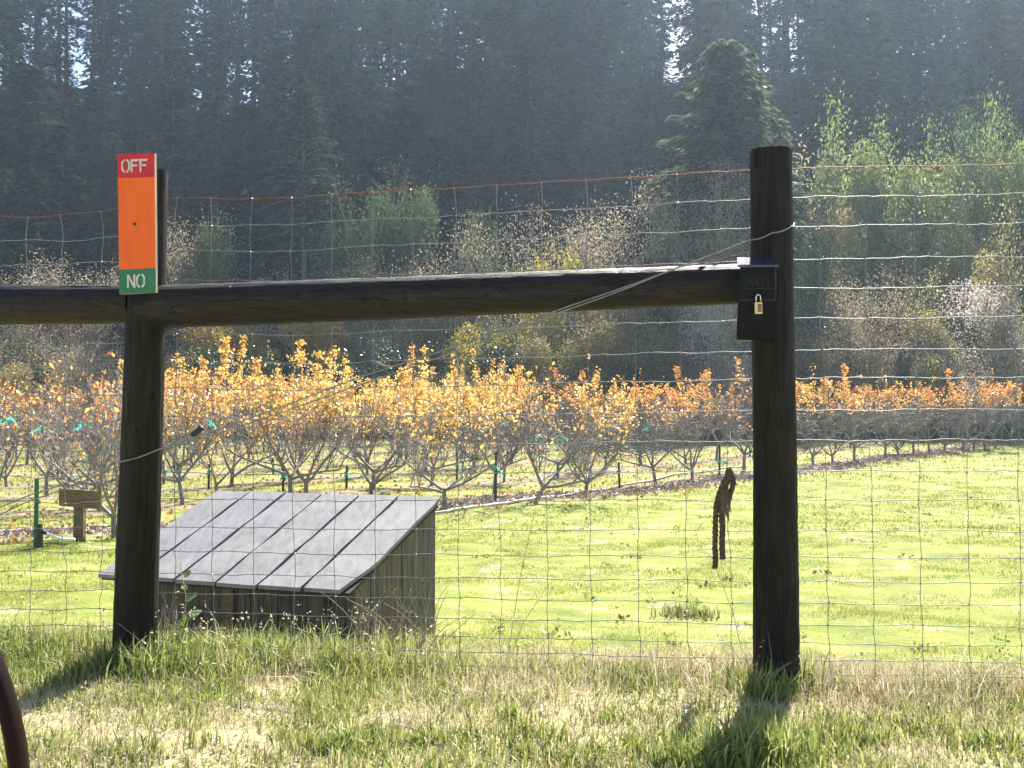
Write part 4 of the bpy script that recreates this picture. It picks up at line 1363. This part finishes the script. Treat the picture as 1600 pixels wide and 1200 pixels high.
h = (.02 + .05 * rng.random(len(xg)) + tg * rng.random(len(xg)) ** 1.5 * (.09 + .07 * rg)) * (.6 + .8 * vnoise(xg, yg, 4, 9))
v, f = blades(xg, yg, h, .0022 + .0034 * rng.random(len(xg)), rng, 1.0)
stuff(link('dry_grass', idx_mesh('dry_grass', v, f, M['straw'])))

# tufts of long grass where the photograph has them
tx, ty, th = [], [], []
def tuft(px, py, n, r, hmax, Y=None):
    p = G(px, py) if Y is None else Vector((at_px(px, Y), Y, 0))
    tx.append(p.x + rng.normal(size=n) * r); ty.append(p.y + rng.normal(size=n) * r * .6); th.append(hmax * rng.uniform(.35, 1, n))
for px in range(262, 700, 13):
    tuft(px + rng.uniform(-6, 6), rng.uniform(1030, 1062), int(rng.integers(16, 48)), .05, rng.uniform(.12, .27))
for px in range(575, 700, 9):
    tuft(px, rng.uniform(1000, 1022), 22, .04, rng.uniform(.08, .17))
for px in range(20, 190, 15):
    tuft(px, rng.uniform(1000, 1050), 32, .05, rng.uniform(.09, .15))
for px, py, n, r, hm in ((520, 1172, 240, .045, .09), (1180, 1190, 620, .10, .19), (1130, 1200, 420, .09, .17), (1060, 1200, 160, .06, .12), (830, 1185, 110, .05, .08), (1340, 1165, 90, .05, .07), (1000, 1175, 130, .06, .10), (920, 1190, 160, .06, .09), (1215, 1092, 130, .07, .19), (1262, 1078, 80, .04, .22), (1168, 1082, 110, .06, .18), (1190, 1096, 70, .04, .2), (232, 1062, 110, .06, .24), (172, 1052, 110, .05, .2), (130, 1060, 160, .09, .16), (215, 1050, 160, .05, .16)):
    tuft(px, py, n, r, hm)
for _ in range(34):
    tuft(rng.uniform(0, 1600), rng.uniform(1060, 1195), int(rng.integers(25, 110)), rng.uniform(.03, .08), rng.uniform(.05, .12))
x, y, h = np.concatenate(tx), np.concatenate(ty), np.concatenate(th)
ok = ~in_shed(x, y) & ~near_posts(x, y)
v, f = blades(x[ok], y[ok], h[ok], .005 + .006 * rng.random(ok.sum()), rng, .5)
stuff(link('long_grass', idx_mesh('long_grass', v, f, M['grass'])))

# wispy seed stems along the fence foot
x = rng.uniform(-2.7, 2.7, 420); y = 4.79 - .16 * x + rng.normal(size=420) * .16 + .05
ok = ~in_shed(x, y) & ~near_posts(x, y)
x, y = x[ok], y[ok]
v, f = blades(x, y, rng.uniform(.12, .34, len(x)) ** 1.0, rng.uniform(.0018, .003, len(x)), rng, .55)
hv = v.reshape(-1, 5, 3)
hd = leaf_quads(np.repeat(hv[:, 4], 3, 0) + rng.normal(size=(len(x) * 3, 3)) * np.array([.006, .006, .012]), .012, rng)
f2 = np.arange(len(hd)).reshape(-1, 4)
f2 = np.concatenate([f2[:, [0, 1, 2]], f2[:, [0, 2, 3]]]) + len(v)
stuff(link('seed_grass', idx_mesh('seed_grass', np.concatenate([v, hd]), np.concatenate([f, f2]), M['straw'])))

# mown lawn
parts_v, parts_f, off = [], [], 0
for n, y0, y1, wd, hh in ((120000, 5.6, 9, .005, .032), (130000, 9, 15, .009, .036), (110000, 15, 30, .02, .05), (50000, 30, 56, .045, .09)):
    x, y = field_pts(n, y0, y1, rng, m=.8)
    u = y + .16 * x
    s = (x - R0[0]) * RN[0] + (y - R0[1]) * RN[1]
    fr_ = np.abs((s / ROW + 100.5) % 1 - .5)
    bed = (s > -1.0) & (fr_ < .2)
    patch = vnoise(x, y, .9, 12) * .5 + vnoise(x, y, 2.7, 13) * .35 + vnoise(x, y, 9, 14) * .15
    keep = ~in_shed(x, y, .02) & (rng.random(n) < np.clip((u - 5.3) / .8, 0, 1)) & (rng.random(n) < np.where(bed, .12, 1)) & (rng.random(n) < np.clip((.60 - patch) * 8, .05, 1))
    x, y = x[keep], y[keep]
    h = hh * rng.uniform(.4, 1.2, len(x)) * (.45 + .6 * vnoise(x, y, 1.3, 15) + .9 * vnoise(x, y, 5.5, 16) ** 2)
    v, f = blades(x, y, h, wd * rng.uniform(.6, 1.3, len(x)), rng, .7, True)
    parts_v.append(v); parts_f.append(f + off); off += len(v)
stuff(link('lawn_grass', idx_mesh('lawn_grass', np.concatenate(parts_v), np.concatenate(parts_f), M['lawn'])))

# broad leaved weeds and pale bits lying in the lawn
x, y = field_pts(420, 5.9, 24, rng, pw=1.25)
s = (x - R0[0]) * RN[0] + (y - R0[1]) * RN[1]
k_ = (s < -.6) & ~in_shed(x, y, .1) & (vnoise(x, y, .7, 31) > .42)
x, y = x[k_], y[k_]
wv = []
for a, b_ in zip(x, y):
    sz = rng.uniform(.014, .034) * (1 + .03 * b_)
    c = np.array([a, b_, TZ(a, b_) + .02]) + rng.normal(size=(12, 3)) * np.array([sz * 1.3, sz * 1.3, .012])
    wv.append(leaf_quads(c, sz, rng, 0))
stuff(link('lawn_weeds', arr_mesh('lawn_weeds', np.concatenate(wv), 4, M['grass'])))
x, y = field_pts(3600, 5.9, 26, rng, pw=1.1)
s = (x - R0[0]) * RN[0] + (y - R0[1]) * RN[1]
k_ = (s < -.4) & ~in_shed(x, y, .1) & (vnoise(x, y, 1.1, 33) * .6 + vnoise(x, y, 4, 34) * .4 > .53)
x, y = x[k_], y[k_]
c = np.stack([x, y, tz(x, y) + rng.uniform(.005, .035, len(x))], 1)
stuff(link('lawn_litter', arr_mesh('lawn_litter', leaf_quads(c, .030, rng, .6), 4, M['straw'])))

# fallen leaves and mulch
x, y = field_pts(9000, 13, 56, rng)
s = (x - R0[0]) * RN[0] + (y - R0[1]) * RN[1]
k_ = s > -2
x, y = x[k_], y[k_]
c = np.stack([x, y, tz(x, y) + rng.uniform(.01, .06, len(x))], 1)
stuff(link('fallen_leaves', arr_mesh('fallen_leaves', leaf_quads(c, .085, rng, 0), 4, M['deadleaf'])))
t_ = rng.uniform(-5, 45, 14000); s_ = rng.normal(size=14000) * .42 - .35
x = R0[0] + RD[0] * t_ + RN[0] * s_; y = R0[1] + RD[1] * t_ + RN[1] * s_
c = np.stack([x, y, tz(x, y) + rng.uniform(0, .06, len(x))], 1)
stuff(link('mulch_litter', arr_mesh('mulch_litter', leaf_quads(c, .06, rng, 0), 4, M['pinkmulch'])))
x, y = field_pts(5200, 3.1, 5.6, rng)
k_ = vnoise(x, y, 2.2, 22) > .45
x, y = x[k_], y[k_]
c = np.stack([x, y, tz(x, y) + rng.uniform(.004, .03, len(x))], 1)
stuff(link('dry_leaf_litter', arr_mesh('dry_leaf_litter', leaf_quads(c, .014, rng, .3), 4, M['pinkmulch'])))

# ------------------------------------------------------------------ small plants and things on the ground
def stems_plant(name, label, cat, base, stems, mat, r=.0018):
    t = thing(name, label, cat, base)
    mb = MB()
    for pts in stems:
        mb.tube(pts, [r * (1 - .6 * k / (len(pts) - 1)) for k in range(len(pts))], 4)
    local(mb, base).build('stems', mat, t)
    return t
rr = random.Random(77)
def weed_stems(pxs, Y, ybot, ytop, spread, n, curl=10):
    S = []
    for k in range(n):
        x0 = rr.uniform(*pxs); x1 = x0 + rr.uniform(-spread, spread)
        yt = rr.uniform(ytop, ytop + (ybot - ytop) * .55)
        pts = []
        for q in range(7):
            t = q / 6
            pts.append(W(x0 + (x1 - x0) * t ** 1.5 + curl * sin(3 * t + k) * t, ybot + (yt - ybot) * (t - .12 * t ** 4), Y + .08 * sin(k) * t))
        S.append(pts)
    return S
Yw = 5.45
t = stems_plant('dry_weed', 'curling dry weed stalks against the near corner of the shed', 'weed', Vector((at_px(610, Yw), Yw, TZ(at_px(610, Yw), Yw))), weed_stems((545, 690), Yw, 1030, 895, 70, 34, 14), M['fray'], .0028)
mb = MB()
for k in range(40):
    p = W(rr.uniform(550, 690), rr.uniform(905, 1000), Yw + rr.uniform(-.05, .05))
    mb.tube([p, p + Vector((rr.uniform(-.02, .02), 0, rr.uniform(.01, .03)))], [.0035, .001], 4)
sdh = local(mb, t.location).build('seed_heads', M['straw'], t); sdh['kind'] = 'stuff'
Yw = 5.25
stems_plant('dry_weed', 'dry brown stalks standing tight against the leaning sign post', 'weed', Vector((at_px(258, Yw), Yw, TZ(at_px(258, Yw), Yw))), weed_stems((246, 285), Yw, 1030, 900, 14, 22, 6), M['fray'], .0024)
Yw = 5.2
for px, x2, yt, lab in ((790, 850, 745, 'long thin dry grass stalk leaning right beside the shed'), (790, 870, 900, 'short thin dry grass stalk beside the long one'), (1165, 1110, 870, 'thin dry stalk leaning left beside the mailbox post')):
    b = W(px, 1020, Yw); b.z = TZ(b.x, b.y)
    stems_plant('grass_stalk', lab, 'grass stalk', b, [[b, W(px + (x2 - px) * .35, 1020 - (1020 - yt) * .4, Yw), W(px + (x2 - px) * .75, 1020 - (1020 - yt) * .8, Yw), W(x2, yt, Yw)]], M['straw'], .0022)
# vine with broad leaves in front of the shed
Yv = 5.15
vb = W(290, 1020, Yv); vb.z = TZ(vb.x, vb.y)
vn = thing('climbing_vine', 'thin climbing vine with curled broad green leaves before the shed wall', 'vine', vb)
mb = MB(); mb.tube([vb, W(285, 980, Yv), W(291, 940, Yv), W(288, 915, Yv), W(283, 895, Yv), W(281, 875, Yv)], [.003, .003, .0028, .0025, .002, .001], 5)
local(mb, vb).build('stem', M['straw'], vn)
def broad_leaf(px, py, size, rot):
    mb = MB()
    c = W(px, py, Yv - .02)
    R_ = Euler(rot).to_matrix()
    vs, fs = [], []
    prof = [(0, 0), (.25, .38), (.5, .44), (.75, .3), (1, 0)]
    for t_, w_ in prof:
        curl = -.35 * t_ * t_
        for sgn in (-1, 0, 1):
            vs.append(c + R_ @ Vector((w_ * sgn, t_, curl + .12 * abs(sgn) * w_)) * size * 1.3)
    for i in range(4):
        o = i * 3
        fs += [(o, o + 1, o + 4, o + 3), (o + 1, o + 2, o + 5, o + 4)]
    mb.add(vs, fs)
    local(mb, vb).build('leaf', M['vineleaf'], vn)
for px, py, s, r_ in ((288, 903, .035, (1.2, .3, -.6)), (292, 922, .03, (1.0, -.4, .8)), (288, 940, .05, (.9, .5, -1.2)), (296, 938, .055, (.7, -.5, -.3)), (287, 962, .045, (-.9, .4, 2.6)), (293, 968, .06, (.8, .2, -.7)), (298, 970, .055, (.6, -.6, .6)), (290, 985, .075, (-.7, .2, 2.9)), (300, 990, .06, (-.8, -.3, 2.4))):
    broad_leaf(px, py, s, r_)
# clumps on the lawn
def lawn_tuft(px, py, n, r, hm, label, m='grass', w_=.008):
    p = G(px, py)
    x = p.x + rng.normal(size=n) * r; y = p.y + rng.normal(size=n) * r * .7
    v, f = blades(x, y, hm * rng.uniform(.4, 1, n), np.full(n, w_), rng, .5)
    v = v - np.array([p.x, p.y, p.z])
    o = link('grass_tuft', idx_mesh('grass_tuft', v, f, M[m]), None, p)
    tag(o, label, 'grass tuft'); o['kind'] = 'stuff'
M['rush'] = mat_leaf('rush_blade', [(0, (.08, .10, .035)), (.6, (.16, .18, .07)), (1, (.32, .30, .16))], .5, .02, .5, 1)
lawn_tuft(1078, 964, 260, .11, .13, 'dark spiky grass tuft on the lawn left of the mailbox post', 'rush')
lawn_tuft(792, 862, 200, .08, .05, 'flat dark weed patch on the lawn right of the shed')
lawn_tuft(742, 720, 220, .10, .42, 'tall reedy green tuft in the orchard by the hose', w_=.02)
lawn_tuft(585, 660, 0 + 120, .2, .3, 'low green clump in the orchard alley', w_=.02)
# foreground wood
p = G(420, 1112)
def plank(px0, py0, px1, py1, wd, th, label):
    a, b2 = G(px0, py0), G(px1, py1)
    d = (b2 - a); L_ = d.length
    mb = MB(); n = 8
    vs = []
    for i in range(n + 1):
        q = a + d * (i / n) + Vector((0, 0, .008))
        ws = wd * (1 + .25 * sin(i * 2.1)) * (.5 if i in (0, n) else 1)
        for (s, z) in ((-.5, 0), (-.45, th), (.45, th * .9), (.5, 0)):
            vs.append(q + Vector((-d.y, d.x, 0)).normalized() * ws * s + Vector((0, 0, z + .006 * sin(i * 1.7) - .01)))
    fs = []
    for i in range(n):
        o = 4 * i
        fs += [(o + j, o + j + 1, o + 5 + j, o + 4 + j) for j in range(3)] + [(o + 3, o, o + 4, o + 7)]
    fs += [(3, 2, 1, 0), tuple(4 * n + j for j in range(4))]
    mb.add(vs, fs)
    c = (a + b2) / 2
    o = local(mb, c).build('rotten_plank', M['plank'], None, loc=c)
    tag(o, label, 'plank')
plank(372, 1104, 478, 1116, .05, .012, 'half buried grey plank in the grass below the shed')
plank(612, 1137, 722, 1146, .04, .010, 'thin weathered plank in the grass below the middle of the rail')
plank(1252, 1171, 1295, 1160, .018, .014, 'short pale stick on the grass right of the post shadow')

# wheel at the picture's lower corner
wy = 1.61
wc = W(-561, 1268, wy)
wh = thing('wagon_wheel', 'dark red iron wheel rim cut by the lower left picture corner', 'wheel', (wc.x, wc.y, TZ(wc.x, wc.y)))
Rw = 600 / FPX * wy
mb = MB(); n = 96
ring = [Vector((wc.x + (Rw - .016) * cos(2 * pi * k / n), wc.y, wc.z + (Rw - .016) * sin(2 * pi * k / n))) for k in range(n)]
vs, fs = [], []
for k in range(n):
    a = 2 * pi * k / n
    for j in range(10):
        b2 = 2 * pi * j / 10
        rad = Rw - .013 + .013 * cos(b2)
        vs.append((wc.x + rad * cos(a), wc.y + .022 * sin(b2), wc.z + rad * sin(a)))
for k in range(n):
    for j in range(10):
        fs.append((k * 10 + j, k * 10 + (j + 1) % 10, ((k + 1) % n) * 10 + (j + 1) % 10, ((k + 1) % n) * 10 + j))
mb.add(vs, fs); local(mb, wh.location).build('rim', M['wheel'], wh, True)
mb = MB(); mb.tube([wc + Vector((0, -.07, 0)), wc + Vector((0, .07, 0))], .06, 14); local(mb, wh.location).build('hub', M['wheel'], wh, True)
for k in range(12):
    a = 2 * pi * (k + .5) / 12
    mb = MB(); mb.tube([wc + Vector((.05 * cos(a), 0, .05 * sin(a))), wc + Vector(((Rw - .025) * cos(a), 0, (Rw - .025) * sin(a)))], .008, 6)
    local(mb, wh.location).build('spoke', M['wheel'], wh)

# ------------------------------------------------------------------ haze
mb = MB(); mb.box((0, 95, 40), (420, 320, 92))
hz = mb.mesh('haze', bpy.data.materials.new('haze_air'))
hm = hz.materials[0]; hm.use_nodes = True
N = hm.node_tree.nodes; L = hm.node_tree.links
for n_ in list(N): N.remove(n_)
out = N.new('ShaderNodeOutputMaterial'); pv = N.new('ShaderNodeVolumePrincipled')
pv.inputs['Color'].default_value = (.58, .76, 1.0, 1)
pv.inputs['Density'].default_value = HAZE
pv.inputs['Anisotropy'].default_value = .5
L.new(pv.outputs[0], out.inputs['Volume'])
stuff(link('haze', hz))
